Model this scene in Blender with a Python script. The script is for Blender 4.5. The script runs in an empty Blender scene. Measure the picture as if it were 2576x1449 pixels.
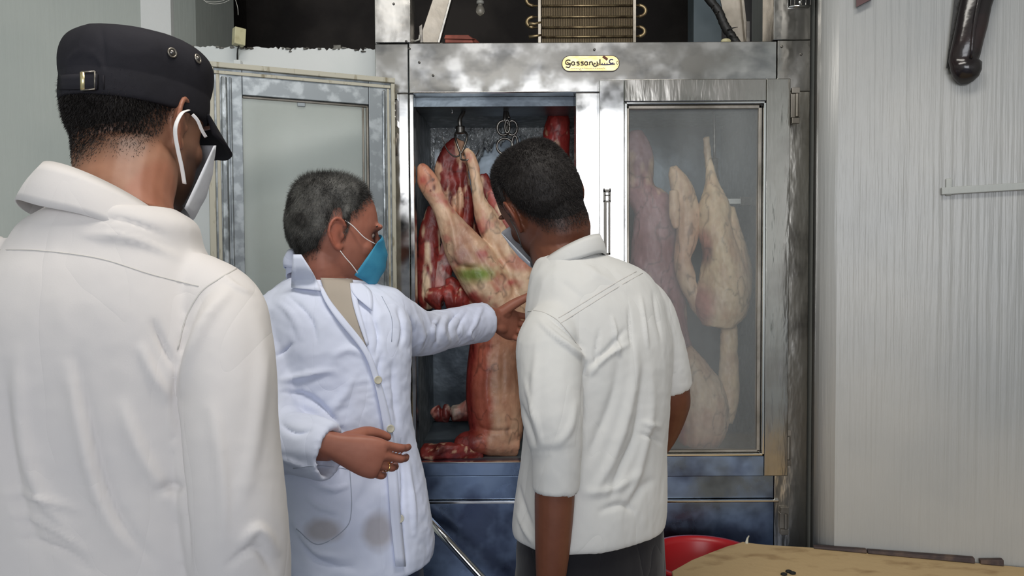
import bpy, bmesh, math, random
import numpy as np
from mathutils import Vector, Matrix, Euler
from mathutils.bvhtree import BVHTree
random.seed(4); rng = np.random.default_rng(7)
SC = bpy.context.scene; COL = SC.collection
R = math.radians
# ------------------------------------------------------------------ camera, world, light, exposure
FPX = 1900.0; CAMLOC = Vector((0, 0, 1.52))
cd = bpy.data.cameras.new('camera'); cam = bpy.data.objects.new('camera', cd); COL.objects.link(cam)
cd.sensor_width = 36; cd.lens = FPX / 2576 * 36; cd.clip_start = 0.02
CROT = Matrix.Rotation(R(88.0), 3, 'X') @ Matrix.Rotation(R(-0.3), 3, 'Z')
cam.matrix_world = Matrix.Translation(CAMLOC) @ CROT.to_4x4()
SC.camera = cam
w = bpy.data.worlds.new('world'); SC.world = w; w.use_nodes = True
w.node_tree.nodes['Background'].inputs[0].default_value = (0.55, 0.68, 0.95, 1)
w.node_tree.nodes['Background'].inputs[1].default_value = 0.9
def area(name, loc, rot, sx, sy, power, col):
    l = bpy.data.lights.new(name, 'AREA'); l.shape = 'RECTANGLE'; l.size = sx; l.size_y = sy
    l.energy = power; l.color = col
    o = bpy.data.objects.new(name, l); COL.objects.link(o); o.location = loc; o.rotation_euler = rot
    return o
area('doorway_daylight', (-0.02, -3.42, 1.98), (R(90), 0, 0), 2.45, 2.1, 138, (0.97, 0.98, 1.0))
area('overhead_fill_light', (0.15, 0.75, 3.2), (0, 0, 0), 1.5, 0.5, 46, (1.0, 0.96, 0.89))  # added warm fill from overhead, no lamp fitting there
vs = SC.view_settings
SC.display_settings.display_device = 'sRGB'
vs.view_transform = 'Standard'; vs.look = 'None'; vs.gamma = 1; vs.use_curve_mapping = False
vs.exposure = -0.42

# ------------------------------------------------------------------ helpers
def P(px, py, d):
    """point at world depth y=d seen at photo pixel px,py"""
    v = CROT @ Vector(((px - 1288) / FPX, -(py - 724.5) / FPX, -1))
    return CAMLOC + v * (d / v.y)
def pix(V):
    """numpy (n,3) world -> photo pixels"""
    Q = (V - np.array(CAMLOC)) @ np.array(CROT)
    return 1288 + FPX * Q[:, 0] / -Q[:, 2], 724.5 - FPX * Q[:, 1] / -Q[:, 2]
def tag(o, label=None, cat=None, group=None, kind=None):
    if label: o['label'] = label
    if cat: o['category'] = cat
    if group: o['group'] = group
    if kind: o['kind'] = kind
    return o
def thing(name, label, cat, loc=(0, 0, 0), group=None):
    o = bpy.data.objects.new(name, None); COL.objects.link(o); o.location = loc; o.empty_display_size = .05
    return tag(o, label, cat, group)
def link(name, me, mat=None, parent=None, label=None):
    o = bpy.data.objects.new(name, me); COL.objects.link(o)
    if mat is not None and len(me.materials) == 0: me.materials.append(mat)
    if parent is not None:
        o.parent = parent
        T = Vector((0, 0, 0)); p = parent
        while p is not None: T += p.location; p = p.parent
        me.transform(Matrix.Translation(-T))
    if label: o['label'] = label
    return o
def mesh_from(V, F, name='m', smooth=True):
    me = bpy.data.meshes.new(name); me.from_pydata([tuple(v) for v in V], [], F); me.update()
    bm = bmesh.new(); bm.from_mesh(me); bmesh.ops.recalc_face_normals(bm, faces=bm.faces); bm.to_mesh(me); bm.free()
    if smooth: me.polygons.foreach_set('use_smooth', [True] * len(me.polygons))
    return me
class MB:
    """collects geometry"""
    def __init__(s): s.V = []; s.F = []
    def add(s, V, F):
        o = len(s.V); s.V += [Vector(v) for v in V]; s.F += [tuple(i + o for i in f) for f in F]; return s
    def box(s, a, b, M=None):
        x0, y0, z0 = a; x1, y1, z1 = b
        V = [Vector(v) for v in ((x0,y0,z0),(x1,y0,z0),(x1,y1,z0),(x0,y1,z0),(x0,y0,z1),(x1,y0,z1),(x1,y1,z1),(x0,y1,z1))]
        if M is not None: V = [M @ v for v in V]
        return s.add(V, [(0,3,2,1),(4,5,6,7),(0,1,5,4),(1,2,6,5),(2,3,7,6),(3,0,4,7)])
    def loft(s, rings, closed=False, caps=True):
        n = len(rings[0]); m = len(rings); V = [v for r in rings for v in r]; F = []
        for i in range(m if closed else m - 1):
            j = (i + 1) % m
            for k in range(n):
                F.append((i*n+k, i*n+(k+1) % n, j*n+(k+1) % n, j*n+k))
        if caps and not closed:
            F.append(tuple(range(n))[::-1]); F.append(tuple((m-1)*n + k for k in range(n)))
        return s.add(V, F)
    def tube(s, pts, r, n=8, closed=False, caps=True, flat=None):
        """round tube; r number or list; flat=(normal hint, ratio) for ribbons"""
        pts = [Vector(p) for p in pts]; m = len(pts)
        rr = r if isinstance(r, (list, tuple)) else [r] * m
        rings = []; prev = None
        for i in range(m):
            a = pts[i-1] if (i > 0 or closed) else pts[i]; b = pts[(i+1) % m] if (i < m-1 or closed) else pts[i]
            t = (b - a).normalized()
            if prev is None:
                u = t.orthogonal().normalized() if flat is None else (Vector(flat[0]) - t * Vector(flat[0]).dot(t)).normalized()
            else:
                u = (prev - t * prev.dot(t)).normalized()
            prev = u; v = t.cross(u); q = 1 if flat is None else flat[1]
            rings.append([pts[i] + (u * math.cos(2*math.pi*k/n) * rr[i] * q + v * math.sin(2*math.pi*k/n) * rr[i]) for k in range(n)])
        return s.loft(rings, closed, caps)
    def ell(s, c, r, M=None, nu=16, nv=10):
        V = []; F = []
        c = Vector(c)
        V.append(Vector((0, 0, r[2])))
        for j in range(1, nv):
            th = math.pi * j / nv
            for i in range(nu):
                ph = 2*math.pi*i/nu
                V.append(Vector((r[0]*math.sin(th)*math.cos(ph), r[1]*math.sin(th)*math.sin(ph), r[2]*math.cos(th))))
        V.append(Vector((0, 0, -r[2])))
        for i in range(nu):
            F.append((0, 1+i, 1+(i+1) % nu))
            F.append((len(V)-1, 1+(nv-2)*nu+(i+1) % nu, 1+(nv-2)*nu+i))
        for j in range(nv-2):
            for i in range(nu):
                a = 1+j*nu+i; b = 1+j*nu+(i+1) % nu
                F.append((a, a+nu, b+nu, b))
        if M is not None: V = [M @ v for v in V]
        return s.add([v + c for v in V], F)
    def xf(s, M): s.V = [M @ v for v in s.V]; return s
    def merge(s, o): return s.add(o.V, o.F)
    def mesh(s, smooth=True): return mesh_from(s.V, s.F, smooth=smooth)
    def build(s, name, mat, parent=None, label=None, smooth=True, bevel=0.0):
        o = link(name, s.mesh(smooth), mat, parent, label)
        if bevel:
            b = o.modifiers.new('bevel', 'BEVEL'); b.width = bevel; b.segments = 2; b.limit_method = 'ANGLE'; b.angle_limit = R(40)
        return o
def catmull(pts, n):
    """interpolate numpy rows"""
    pts = np.array(pts, float); m = len(pts)
    if m < 3:
        t = np.linspace(0, 1, n*(m-1)+1)[:, None]; return pts[0]*(1-t) + pts[-1]*t
    ext = np.vstack([2*pts[0]-pts[1], pts, 2*pts[-1]-pts[-2]]); out = []
    for i in range(m-1):
        p0, p1, p2, p3 = ext[i:i+4]
        for k in range(n):
            t = k/n
            out.append(.5*((2*p1)+(-p0+p2)*t+(2*p0-5*p1+4*p2-p3)*t*t+(-p0+3*p1-3*p2+p3)*t**3))
    out.append(pts[-1]); return np.array(out)
def limb(mb, rows, ref=(1, 0, 0), n=20, sub=5, open_end=False, wall=.008, ex=2.0):
    """rows of (point, ra, rb): ra along ref, rb across. open_end hollows the last end like a cuff"""
    D = catmull([[*r[0], r[1], r[2] if len(r) > 2 else r[1]] for r in rows], sub)
    rings = []; ref = Vector(ref)
    C = [Vector(d[:3]) for d in D]
    for i, d in enumerate(D):
        t = (C[min(i+1, len(C)-1)] - C[max(i-1, 0)]).normalized()
        u = (ref - t*ref.dot(t)).normalized(); v = t.cross(u)
        ring = lambda c, a, b: [c + u*a*sgnp(math.cos(2*math.pi*k/n), 2/ex) + v*b*sgnp(math.sin(2*math.pi*k/n), 2/ex) for k in range(n)]
        rings.append(ring(C[i], max(d[3], .001), max(d[4], .001)))
    if open_end:
        a, b = D[-1][3], D[-1][4]
        rings.append(ring(C[-1]+t*.002, a-wall, b-wall)); rings.append(ring(C[-1]-t*.035, a-wall-.002, b-wall-.002))
    mb.loft(rings); return mb
def sgnp(x, p): return math.copysign(abs(x)**p, x)
def body_rows(mb, rows, n=40, sub=5, ex=2.3):
    """horizontal sections: (z, cx, cy, hw, hd, yaw_deg)"""
    D = catmull([list(r) for r in rows], sub); rings = []
    for z, cx, cy, hw, hd, yaw in D:
        c, s_ = math.cos(R(yaw)), math.sin(R(yaw)); rg = []
        for k in range(n):
            a = 2*math.pi*k/n; x = hw*sgnp(math.cos(a), 2/ex); y = hd*sgnp(math.sin(a), 2/ex)
            rg.append(Vector((cx + x*c - y*s_, cy + x*s_ + y*c, z)))
        rings.append(rg)
    mb.loft(rings); return mb
def fuse(mb, voxel=.005, smooth=4, fac=.5):
    me = mb.mesh(); o = bpy.data.objects.new('t', me); COL.objects.link(o)
    m = o.modifiers.new('r', 'REMESH'); m.mode = 'VOXEL'; m.voxel_size = voxel; m.use_smooth_shade = True
    if smooth:
        s = o.modifiers.new('s', 'SMOOTH'); s.factor = fac; s.iterations = smooth
    dg = bpy.context.evaluated_depsgraph_get()
    out = bpy.data.meshes.new_from_object(o.evaluated_get(dg)); out.materials.clear()
    bpy.data.objects.remove(o); bpy.data.meshes.remove(me)
    out.polygons.foreach_set('use_smooth', [True]*len(out.polygons))
    return out
def getv(me):
    a = np.empty(len(me.vertices)*3); me.vertices.foreach_get('co', a); return a.reshape(-1, 3)
def getn(me):
    a = np.empty(len(me.vertices)*3); me.vertices.foreach_get('normal', a); return a.reshape(-1, 3)
def setv(me, V): me.vertices.foreach_set('co', V.ravel()); me.update()
def setcol(me, C):
    at = me.color_attributes.new('Col', 'FLOAT_COLOR', 'POINT')
    A = np.ones((len(me.vertices), 4)); A[:, :3] = C; at.data.foreach_set('color', A.ravel())
def _h(i, j, k, s):
    n = (i*374761393 + j*668265263 + k*2147483647 + s*1274126177) & 0xffffffff
    n = ((n ^ (n >> 13))*1274126177) & 0xffffffff
    return ((n ^ (n >> 16)) & 0xffffff) / float(0xffffff)
def vn(V, scale=1.0, seed=0, stretch=(1, 1, 1)):
    """value noise -1..1"""
    Q = V*scale*np.array(stretch) + 1000.0; I = np.floor(Q).astype(np.int64); f = Q - I; f = f*f*(3-2*f)
    r = 0
    for a in (0, 1):
        for b in (0, 1):
            for c in (0, 1):
                wgt = (f[:, 0] if a else 1-f[:, 0])*(f[:, 1] if b else 1-f[:, 1])*(f[:, 2] if c else 1-f[:, 2])
                r = r + wgt*_h(I[:, 0]+a, I[:, 1]+b, I[:, 2]+c, seed)
    return r*2-1
def fbm(V, scale, seed=0, o=3, stretch=(1, 1, 1)):
    r = 0; a = 1; t = 0
    for i in range(o):
        r = r + a*vn(V, scale*2**i, seed+i, stretch); t += a; a *= .5
    return r/t
def pdist(px, py, line):
    """distance of points to a polyline and the 0..1 position along it"""
    best = np.full(len(px), 1e9); tt = np.zeros(len(px)); n = len(line)-1
    for i in range(n):
        ax, ay = line[i]; bx, by = line[i+1]; dx, dy = bx-ax, by-ay; L = dx*dx+dy*dy+1e-9
        t = np.clip(((px-ax)*dx+(py-ay)*dy)/L, 0, 1)
        d = np.hypot(px-ax-t*dx, py-ay-t*dy); m = d < best
        best[m] = d[m]; tt[m] = (i+t[m])/n
    return best, tt
def spl(line, n=6): return [tuple(v) for v in catmull(line, n)] if len(line) > 2 else line
def folds(me, lst, facing=.0, k=1.0, sharp=1.0):
    """real cloth folds: raise or sink the surface along curves given where the photo shows them"""
    V = getv(me); N = getn(me); px, py = pix(V)
    view = np.array(CAMLOC) - V; view /= np.linalg.norm(view, axis=1)[:, None]
    fc = np.clip((np.sum(view*N, axis=1)-facing)*3, 0, 1); D = np.zeros(len(V))
    for line, wd, h in lst:
        wd *= sharp; h *= k
        d, t = pdist(px, py, spl(line, 5)); env = np.clip(np.sin(np.pi*np.clip(t, 0, 1)), 0, 1)**.9
        D += h*env*np.exp(-(d/wd)**2)
    V += N*(D*fc)[:, None]; setv(me, V)
def crumple(me, amp, scale, stretch=(1, 1, 1), seed=0, ridged=True):
    V = getv(me); N = getn(me); W = V + .05*np.stack([vn(V, 6, seed+9), vn(V, 6, seed+8), vn(V, 6, seed+7)], 1)
    n = fbm(W, scale, seed, 3, stretch)
    if ridged: n = 1-2*np.abs(n)**.8
    V += N*(n*amp)[:, None]; setv(me, V)
class Drape:
    """finds where a line of sight meets a mesh, to lay seams, buttons and straps on it"""
    def __init__(s, me): s.t = BVHTree.FromPolygons([v.co.copy() for v in me.vertices], [tuple(p.vertices) for p in me.polygons])
    def hit(s, px, py):
        d = (P(px, py, 1) - CAMLOC).normalized()
        h = s.t.ray_cast(CAMLOC, d)
        return (h[0], h[1]) if h[0] is not None else (None, None)
    def line(s, mb, pts, r, off=.0005, n=6, sub=6, flat=.5):
        L = []; N = None
        for x, y in spl(pts, sub):
            p, nn = s.hit(x, y)
            if p is not None:
                if nn.dot(CAMLOC-p) < 0: nn = -nn
                L.append(p + nn*off); N = N or nn
        if len(L) > 1: mb.tube(L, r, n, flat=(N, flat))
        return mb

# ------------------------------------------------------------------ materials
def srgb(r, g, b):
    f = lambda c: (c/255/12.92 if c/255 <= .04045 else ((c/255+.055)/1.055)**2.4)
    return (f(r), f(g), f(b), 1)
def mat(name, col, rough=.6, metal=0, noise=None, bump=None, attr=False, sheen=0, trans=0, spec=None, coords='Object', sss=0, rnoise=None, crease=None):
    """noise=(scale, colour2, stretch, low, high), bump=[(scale, strength, distance, stretch), ...]"""
    m = bpy.data.materials.new(name); m.use_nodes = True; nt = m.node_tree; N = nt.nodes; L = nt.links
    b = N['Principled BSDF']; b.inputs['Base Color'].default_value = col; b.inputs['Roughness'].default_value = rough
    b.inputs['Metallic'].default_value = metal
    if spec is not None: b.inputs['Specular IOR Level'].default_value = spec
    if sheen: b.inputs['Sheen Weight'].default_value = sheen
    if trans: b.inputs['Transmission Weight'].default_value = trans
    if sss: b.inputs['Subsurface Weight'].default_value = sss; b.inputs['Subsurface Radius'].default_value = (.012, .004, .002)
    tc = N.new('ShaderNodeTexCoord')
    def nz(scale, stretch=(1, 1, 1), detail=4):
        mp = N.new('ShaderNodeMapping'); mp.inputs['Scale'].default_value = stretch; L.new(tc.outputs[coords], mp.inputs[0])
        n = N.new('ShaderNodeTexNoise'); n.inputs['Scale'].default_value = scale; n.inputs['Detail'].default_value = detail
        L.new(mp.outputs[0], n.inputs['Vector']); return n.outputs['Fac']
    src = None
    if noise:
        sc, c2, st, lo, hi = noise
        rp = N.new('ShaderNodeMapRange'); rp.inputs['From Min'].default_value = lo; rp.inputs['From Max'].default_value = hi
        L.new(nz(sc, st), rp.inputs['Value'])
        mx = N.new('ShaderNodeMix'); mx.data_type = 'RGBA'; mx.inputs[6].default_value = col; mx.inputs[7].default_value = c2
        L.new(rp.outputs[0], mx.inputs[0]); src = mx.outputs[2]
    if attr:
        a = N.new('ShaderNodeVertexColor'); a.layer_name = 'Col'
        if src is not None:
            mm = N.new('ShaderNodeMix'); mm.data_type = 'RGBA'; mm.blend_type = 'MULTIPLY'; mm.inputs[0].default_value = 1
            L.new(src, mm.inputs[6]); L.new(a.outputs[0], mm.inputs[7]); src = mm.outputs[2]
        else: src = a.outputs[0]
    if src is not None: L.new(src, b.inputs['Base Color'])
    if rnoise:
        sc, lo, hi, st = rnoise; rp = N.new('ShaderNodeMapRange'); rp.inputs['From Min'].default_value = .35; rp.inputs['From Max'].default_value = .65
        rp.inputs['To Min'].default_value = lo; rp.inputs['To Max'].default_value = hi
        L.new(nz(sc, st, 6), rp.inputs['Value']); L.new(rp.outputs[0], b.inputs['Roughness'])
    prev = None
    for sc, stg, dist, st, dsn in (crease or []):            # sharp pinched creases: distance from the mid level of a warped noise
        mp = N.new('ShaderNodeMapping'); mp.inputs['Scale'].default_value = st; mp.inputs['Rotation'].default_value = (.3, .5, .2); L.new(tc.outputs[coords], mp.inputs[0])
        n = N.new('ShaderNodeTexNoise'); n.inputs['Scale'].default_value = sc; n.inputs['Detail'].default_value = 1.5; n.inputs['Distortion'].default_value = dsn; L.new(mp.outputs[0], n.inputs['Vector'])
        s1 = N.new('ShaderNodeMath'); s1.operation = 'SUBTRACT'; s1.inputs[1].default_value = .5; L.new(n.outputs['Fac'], s1.inputs[0])
        s2 = N.new('ShaderNodeMath'); s2.operation = 'ABSOLUTE'; L.new(s1.outputs[0], s2.inputs[0])
        s3 = N.new('ShaderNodeMath'); s3.operation = 'POWER'; s3.inputs[1].default_value = .6; L.new(s2.outputs[0], s3.inputs[0])
        bp = N.new('ShaderNodeBump'); bp.inputs['Strength'].default_value = stg; bp.inputs['Distance'].default_value = dist; L.new(s3.outputs[0], bp.inputs['Height'])
        if prev: L.new(prev, bp.inputs['Normal'])
        prev = bp.outputs[0]
    for sc, stg, dist, st in (bump or []):
        bp = N.new('ShaderNodeBump'); bp.inputs['Strength'].default_value = stg; bp.inputs['Distance'].default_value = dist
        L.new(nz(sc, st), bp.inputs['Height'])
        if prev: L.new(prev, bp.inputs['Normal'])
        prev = bp.outputs[0]
    if prev: L.new(prev, b.inputs['Normal'])
    return m
I3 = (1, 1, 1)
M = {}
M['steel'] = mat('steel', (.60, .585, .56, 1), .2, 1, noise=(7, (.42, .41, .39, 1), I3, .42, .62), bump=[(5, .25, .02, I3), (60, .06, .002, (1, 1, .15))], rnoise=(9, .1, .34, (1, 1, .6)))
M['steel_flat'] = mat('steel_flat', (.68, .67, .65, 1), .16, 1, noise=(9, (.42, .42, .42, 1), (1, 1, 1.6), .48, .66), bump=[(3, .08, .01, I3)], rnoise=(14, .06, .22, I3))
M['steel_reflect_tint'] = mat('steel_reflect_tint', (.22, .29, .42, 1), .3, 1, noise=(5, (.08, .10, .16, 1), I3, .45, .6), bump=[(4, .2, .02, I3)], rnoise=(8, .2, .45, I3))  # dark bluish reflection of the ground painted into the base colour
M['steel_warp'] = mat('steel_warp', (.56, .54, .5, 1), .16, 1, noise=(6, (.42, .4, .37, 1), I3, .45, .65), bump=[(4, .3, .010, (5, 1, .9)), (10, .12, .003, (2, 1, .8))], rnoise=(6, .1, .25, I3))
M['galv'] = mat('galvanised', srgb(140, 146, 150), .45, .75, noise=(28, srgb(172, 178, 182), I3, .46, .6), bump=[(40, .1, .002, I3)])
M['galv_edge'] = mat('galvanised_edge', srgb(140, 144, 146), .3, .9, noise=(40, srgb(195, 200, 202), (1, 1, .6), .5, .62), bump=[(30, .3, .004, I3)])
M['gasket'] = mat('gasket', srgb(182, 178, 162), .6, 0, noise=(60, srgb(128, 118, 92), (1, 1, .3), .56, .72))
M['foil'] = mat('foil', (.78, .80, .80, 1), .42, .55, noise=(14, (.55, .57, .58, 1), I3, .4, .6), bump=[(26, .6, .02, I3), (70, .3, .006, I3)])
M['inner'] = mat('inner_liner', srgb(122, 132, 140), .38, .6, noise=(5, srgb(78, 86, 94), I3, .42, .62), bump=[(8, .25, .02, I3)])
M['chrome'] = mat('chrome', (.8, .8, .78, 1), .12, 1, bump=[(30, .05, .002, I3)])
M['iron'] = mat('iron', (.16, .15, .14, 1), .35, .9, noise=(40, (.3, .28, .25, 1), I3, .5, .7))
M['brass'] = mat('brass', (.85, .66, .3, 1), .3, .85, noise=(120, (.95, .85, .5, 1), (.3, 1, 1), .4, .6))
M['brass_old'] = mat('brass_old', (.42, .3, .16, 1), .4, .8)
M['ink'] = mat('ink', srgb(62, 50, 44), .5)
M['ink_blue'] = mat('ink_blue', srgb(58, 52, 92), .5)
M['rust'] = mat('rust', srgb(110, 70, 55), .8)
M['wall'] = mat('wall_paint', srgb(172, 174, 170), .55, 0, noise=(2.2, srgb(160, 164, 162), I3, .4, .65), bump=[(55, .3, .004, (1, 1, .035))])
M['wall_comb'] = mat('wall_combed', srgb(168, 167, 163), .32, 0, noise=(1.3, srgb(150, 152, 152), I3, .4, .65), bump=[(60, .65, .005, (1, 1, .025)), (130, .25, .002, (1, 1, .12))], spec=.5)
M['wall_green'] = mat('wall_left_paint', srgb(178, 184, 178), .6, 0, noise=(2.5, srgb(170, 177, 172), I3, .4, .65), bump=[(90, .22, .003, (1, 1, .08)), (9, .1, .01, I3)])
M['plaster'] = mat('white_plaster', srgb(222, 224, 222), .75, 0, noise=(3, srgb(214, 218, 216), I3, .45, .65), bump=[(30, .15, .006, I3)])
M['plaster_raw'] = mat('raw_plaster', srgb(128, 126, 120), .9, 0, noise=(30, srgb(80, 76, 70), I3, .45, .6), bump=[(60, .5, .01, I3)])
M['store_shade'] = mat('shaded_store_wall', (.085, .072, .062, 1), .9, 0, noise=(3, (.045, .038, .034, 1), I3, .4, .6), bump=[(12, .4, .03, I3)])  # darkness of the store put into a near-black brown wall colour
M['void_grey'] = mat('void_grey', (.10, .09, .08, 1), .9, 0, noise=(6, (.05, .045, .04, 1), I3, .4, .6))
M['ceil'] = mat('ceiling_paint', srgb(150, 146, 138), .85)
M['floor'] = mat('floor_tile', srgb(66, 80, 110), .45, 0, noise=(4, srgb(50, 60, 84), I3, .4, .6))
M['blue_wall'] = mat('blue_grey_wall', srgb(120, 132, 138), .8, 0, noise=(5, srgb(100, 112, 118), I3, .4, .6))
M['cream'] = mat('cream_plastic', srgb(196, 190, 152), .5, 0, noise=(30, srgb(170, 162, 124), I3, .5, .7))
M['wire'] = mat('white_wire', srgb(190, 188, 180), .5)
M['black'] = mat('black_rubber', (.015, .014, .013, 1), .55, 0, bump=[(60, .4, .006, I3)])
M['lacquer'] = mat('black_lacquer', (.016, .013, .014, 1), .18, 0, noise=(9, (.028, .016, .016, 1), I3, .5, .7), bump=[(14, .2, .01, I3)])
M['redbox'] = mat('terracotta', srgb(150, 80, 66), .7, 0, noise=(20, srgb(120, 62, 50), I3, .4, .6))
M['copper'] = mat('tarnished_copper', (.30, .23, .13, 1), .4, .85, noise=(30, (.14, .10, .06, 1), I3, .45, .6))
M['fin'] = mat('fin_metal', (.20, .15, .09, 1), .45, .7)
M['dull'] = mat('dull_steel', (.34, .31, .27, 1), .4, .85, noise=(7, (.2, .18, .15, 1), I3, .4, .6), bump=[(20, .15, .01, I3)])
M['glassy'] = mat('bulb_glass', (.8, .75, .65, 1), .1, 0, trans=.7)
# foggy cold glass: mostly clear, with a milky film
def glass(name, film, filmcol, streak):
    m = bpy.data.materials.new(name); m.use_nodes = True; nt = m.node_tree; N = nt.nodes; L = nt.links; N.clear()
    o = N.new('ShaderNodeOutputMaterial'); tr = N.new('ShaderNodeBsdfTransparent'); df = N.new('ShaderNodeBsdfDiffuse')
    gl = N.new('ShaderNodeBsdfGlossy'); gl.inputs['Roughness'].default_value = .04; df.inputs['Color'].default_value = filmcol
    tr.inputs['Color'].default_value = (.98, .99, .985, 1)
    fr = N.new('ShaderNodeFresnel'); fr.inputs['IOR'].default_value = 1.35
    tc = N.new('ShaderNodeTexCoord'); mp = N.new('ShaderNodeMapping'); mp.inputs['Scale'].default_value = (1, 1, .35); L.new(tc.outputs['Object'], mp.inputs[0])
    n = N.new('ShaderNodeTexNoise'); n.inputs['Scale'].default_value = 5; n.inputs['Detail'].default_value = 4; L.new(mp.outputs[0], n.inputs['Vector'])
    mr = N.new('ShaderNodeMapRange'); mr.inputs['From Min'].default_value = .3; mr.inputs['From Max'].default_value = .7
    mr.inputs['To Min'].default_value = film-streak; mr.inputs['To Max'].default_value = film+streak; L.new(n.outputs['Fac'], mr.inputs['Value'])
    a = N.new('ShaderNodeMixShader'); L.new(mr.outputs[0], a.inputs[0]); L.new(tr.outputs[0], a.inputs[1]); L.new(df.outputs[0], a.inputs[2])
    b = N.new('ShaderNodeMixShader'); L.new(fr.outputs[0], b.inputs[0]); L.new(a.outputs[0], b.inputs[1]); L.new(gl.outputs[0], b.inputs[2])
    L.new(b.outputs[0], o.inputs['Surface']); return m
M['glass_fog'] = glass('fogged_glass', .13, srgb(205, 208, 208), .05)
M['glass_open'] = glass('misted_glass', .22, srgb(196, 204, 200), .04)
def cloth(name, c, c2, attr=True, b=1.0, cr=.5):
    return mat(name, c, .85, 0, noise=(5, c2, I3, .35, .7), attr=attr, sheen=.15, spec=.25,
               crease=[(5, cr, .014, (1.5, 1.5, .6), .6)], bump=[(9, .2*b, .010, (1.6, 1.6, .8)), (600, .12, .0006, I3)])
M['shirt_a'] = cloth('shirt_offwhite', srgb(207, 202, 199), srgb(201, 197, 196), b=.5, cr=.22)
M['shirt_c'] = cloth('shirt_pale_grey', srgb(199, 198, 195), srgb(193, 193, 191), cr=.3)
M['coat'] = cloth('coat_white', srgb(222, 228, 246), srgb(214, 220, 242), cr=.35)
M['tee'] = cloth('tee_beige', srgb(172, 162, 150), srgb(164, 154, 142), attr=False)
M['navy'] = cloth('trousers_black', srgb(22, 21, 27), srgb(18, 17, 22), attr=False)
M['jeans'] = cloth('jeans_navy', srgb(38, 48, 72), srgb(30, 40, 62), attr=False)
M['seam'] = mat('seam_thread', srgb(190, 187, 182), .9)
M['seam_coat'] = mat('coat_seam', srgb(165, 172, 188), .9)
M['cap'] = mat('cap_cloth', srgb(42, 41, 46), .85, 0, noise=(7, srgb(33, 32, 36), I3, .4, .65), spec=.15, bump=[(14, .25, .01, I3), (500, .15, .0008, I3)])
M['skin_a'] = mat('skin_tan', (1, 1, 1, 1), .5, 0, attr=True, noise=(40, (.9, .86, .84, 1), I3, .4, .7), bump=[(180, .12, .001, I3)], spec=.4, sss=.06)
M['skin_b'] = M['skin_a']; M['skin_c'] = M['skin_a']
M['hair'] = mat('hair_black', (.016, .013, .012, 1), .6, 0, bump=[(220, .6, .004, (1, 1, .35))], spec=.3)
M['hair_grey'] = mat('hair_greying', (.10, .097, .09, 1), .6, 0, noise=(25, (.028, .026, .024, 1), I3, .4, .6), bump=[(200, .5, .004, (.5, .5, 1))], spec=.35)
M['mask_blue'] = mat('mask_blue', srgb(62, 148, 180), .8, 0, noise=(18, srgb(48, 130, 165), I3, .4, .6), bump=[(50, .1, .003, I3), (500, .1, .0005, I3)])
M['mask_white'] = mat('mask_white', srgb(222, 224, 230), .8, 0, bump=[(60, .25, .004, I3)])
M['elastic'] = mat('elastic', srgb(225, 222, 220), .7)
M['button'] = mat('button', srgb(190, 186, 168), .35)
M['eye'] = mat('eye_white', srgb(170, 150, 140), .25); M['iris'] = mat('iris', (.02, .012, .008, 1), .1)
M['meat'] = mat('meat', (1, 1, 1, 1), .42, 0, attr=True, noise=(30, (.78, .66, .62, 1), (1, 1, .4), .42, .68), bump=[(26, .35, .012, (1, 1, .4)), (120, .2, .003, I3)], spec=.5, sss=.05)
M['board'] = mat('worn_board', srgb(186, 160, 118), .7, 0, noise=(9, srgb(150, 122, 84), (1, 2.0, 1), .54, .72), bump=[(30, .3, .006, I3)])
M['board_dark'] = mat('dark_wood', srgb(58, 46, 46), .7, 0, noise=(20, srgb(88, 70, 60), I3, .5, .7), bump=[(30, .4, .01, I3)])
M['red'] = mat('red_plastic', srgb(170, 24, 32), .35)
M['shoe'] = mat('shoe_leather', (.02, .018, .017, 1), .4)
M['gold'] = mat('gold', (.9, .65, .25, 1), .2, 1)
M['dark'] = mat('dark_gap', (.006, .006, .006, 1), .8)

# ------------------------------------------------------------------ the room
CY = 2.30                                                     # front plane of the cold cabinet
def CX(px): return P(px, 700, CY).x
def CZ(py): return P(1500, py, CY).z
CEIL = 3.3
wA = P(2105, 700, 2.10); wB = P(2576, 700, 1.975)
def prism(poly, z0, z1):
    """vertical prism from plan outline"""
    n = len(poly); mb = MB()
    V = [Vector((x, y, z0)) for x, y in poly] + [Vector((x, y, z1)) for x, y in poly]
    F = [tuple(range(n))[::-1], tuple(range(n, 2*n))] + [(i, (i+1) % n, n+(i+1) % n, n+i) for i in range(n)]
    return mb.add(V, F)
def struct(name, mb, m, smooth=False):
    return tag(mb.build(name, m, smooth=smooth), kind='structure')
struct('floor', MB().box((-2.6, -3.7, -.1), (2.6, 4.6, 0)), M['floor'])
struct('ceiling', MB().box((-2.6, -3.7, CEIL), (2.6, 2.75, CEIL+.1)), M['ceil'])
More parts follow.
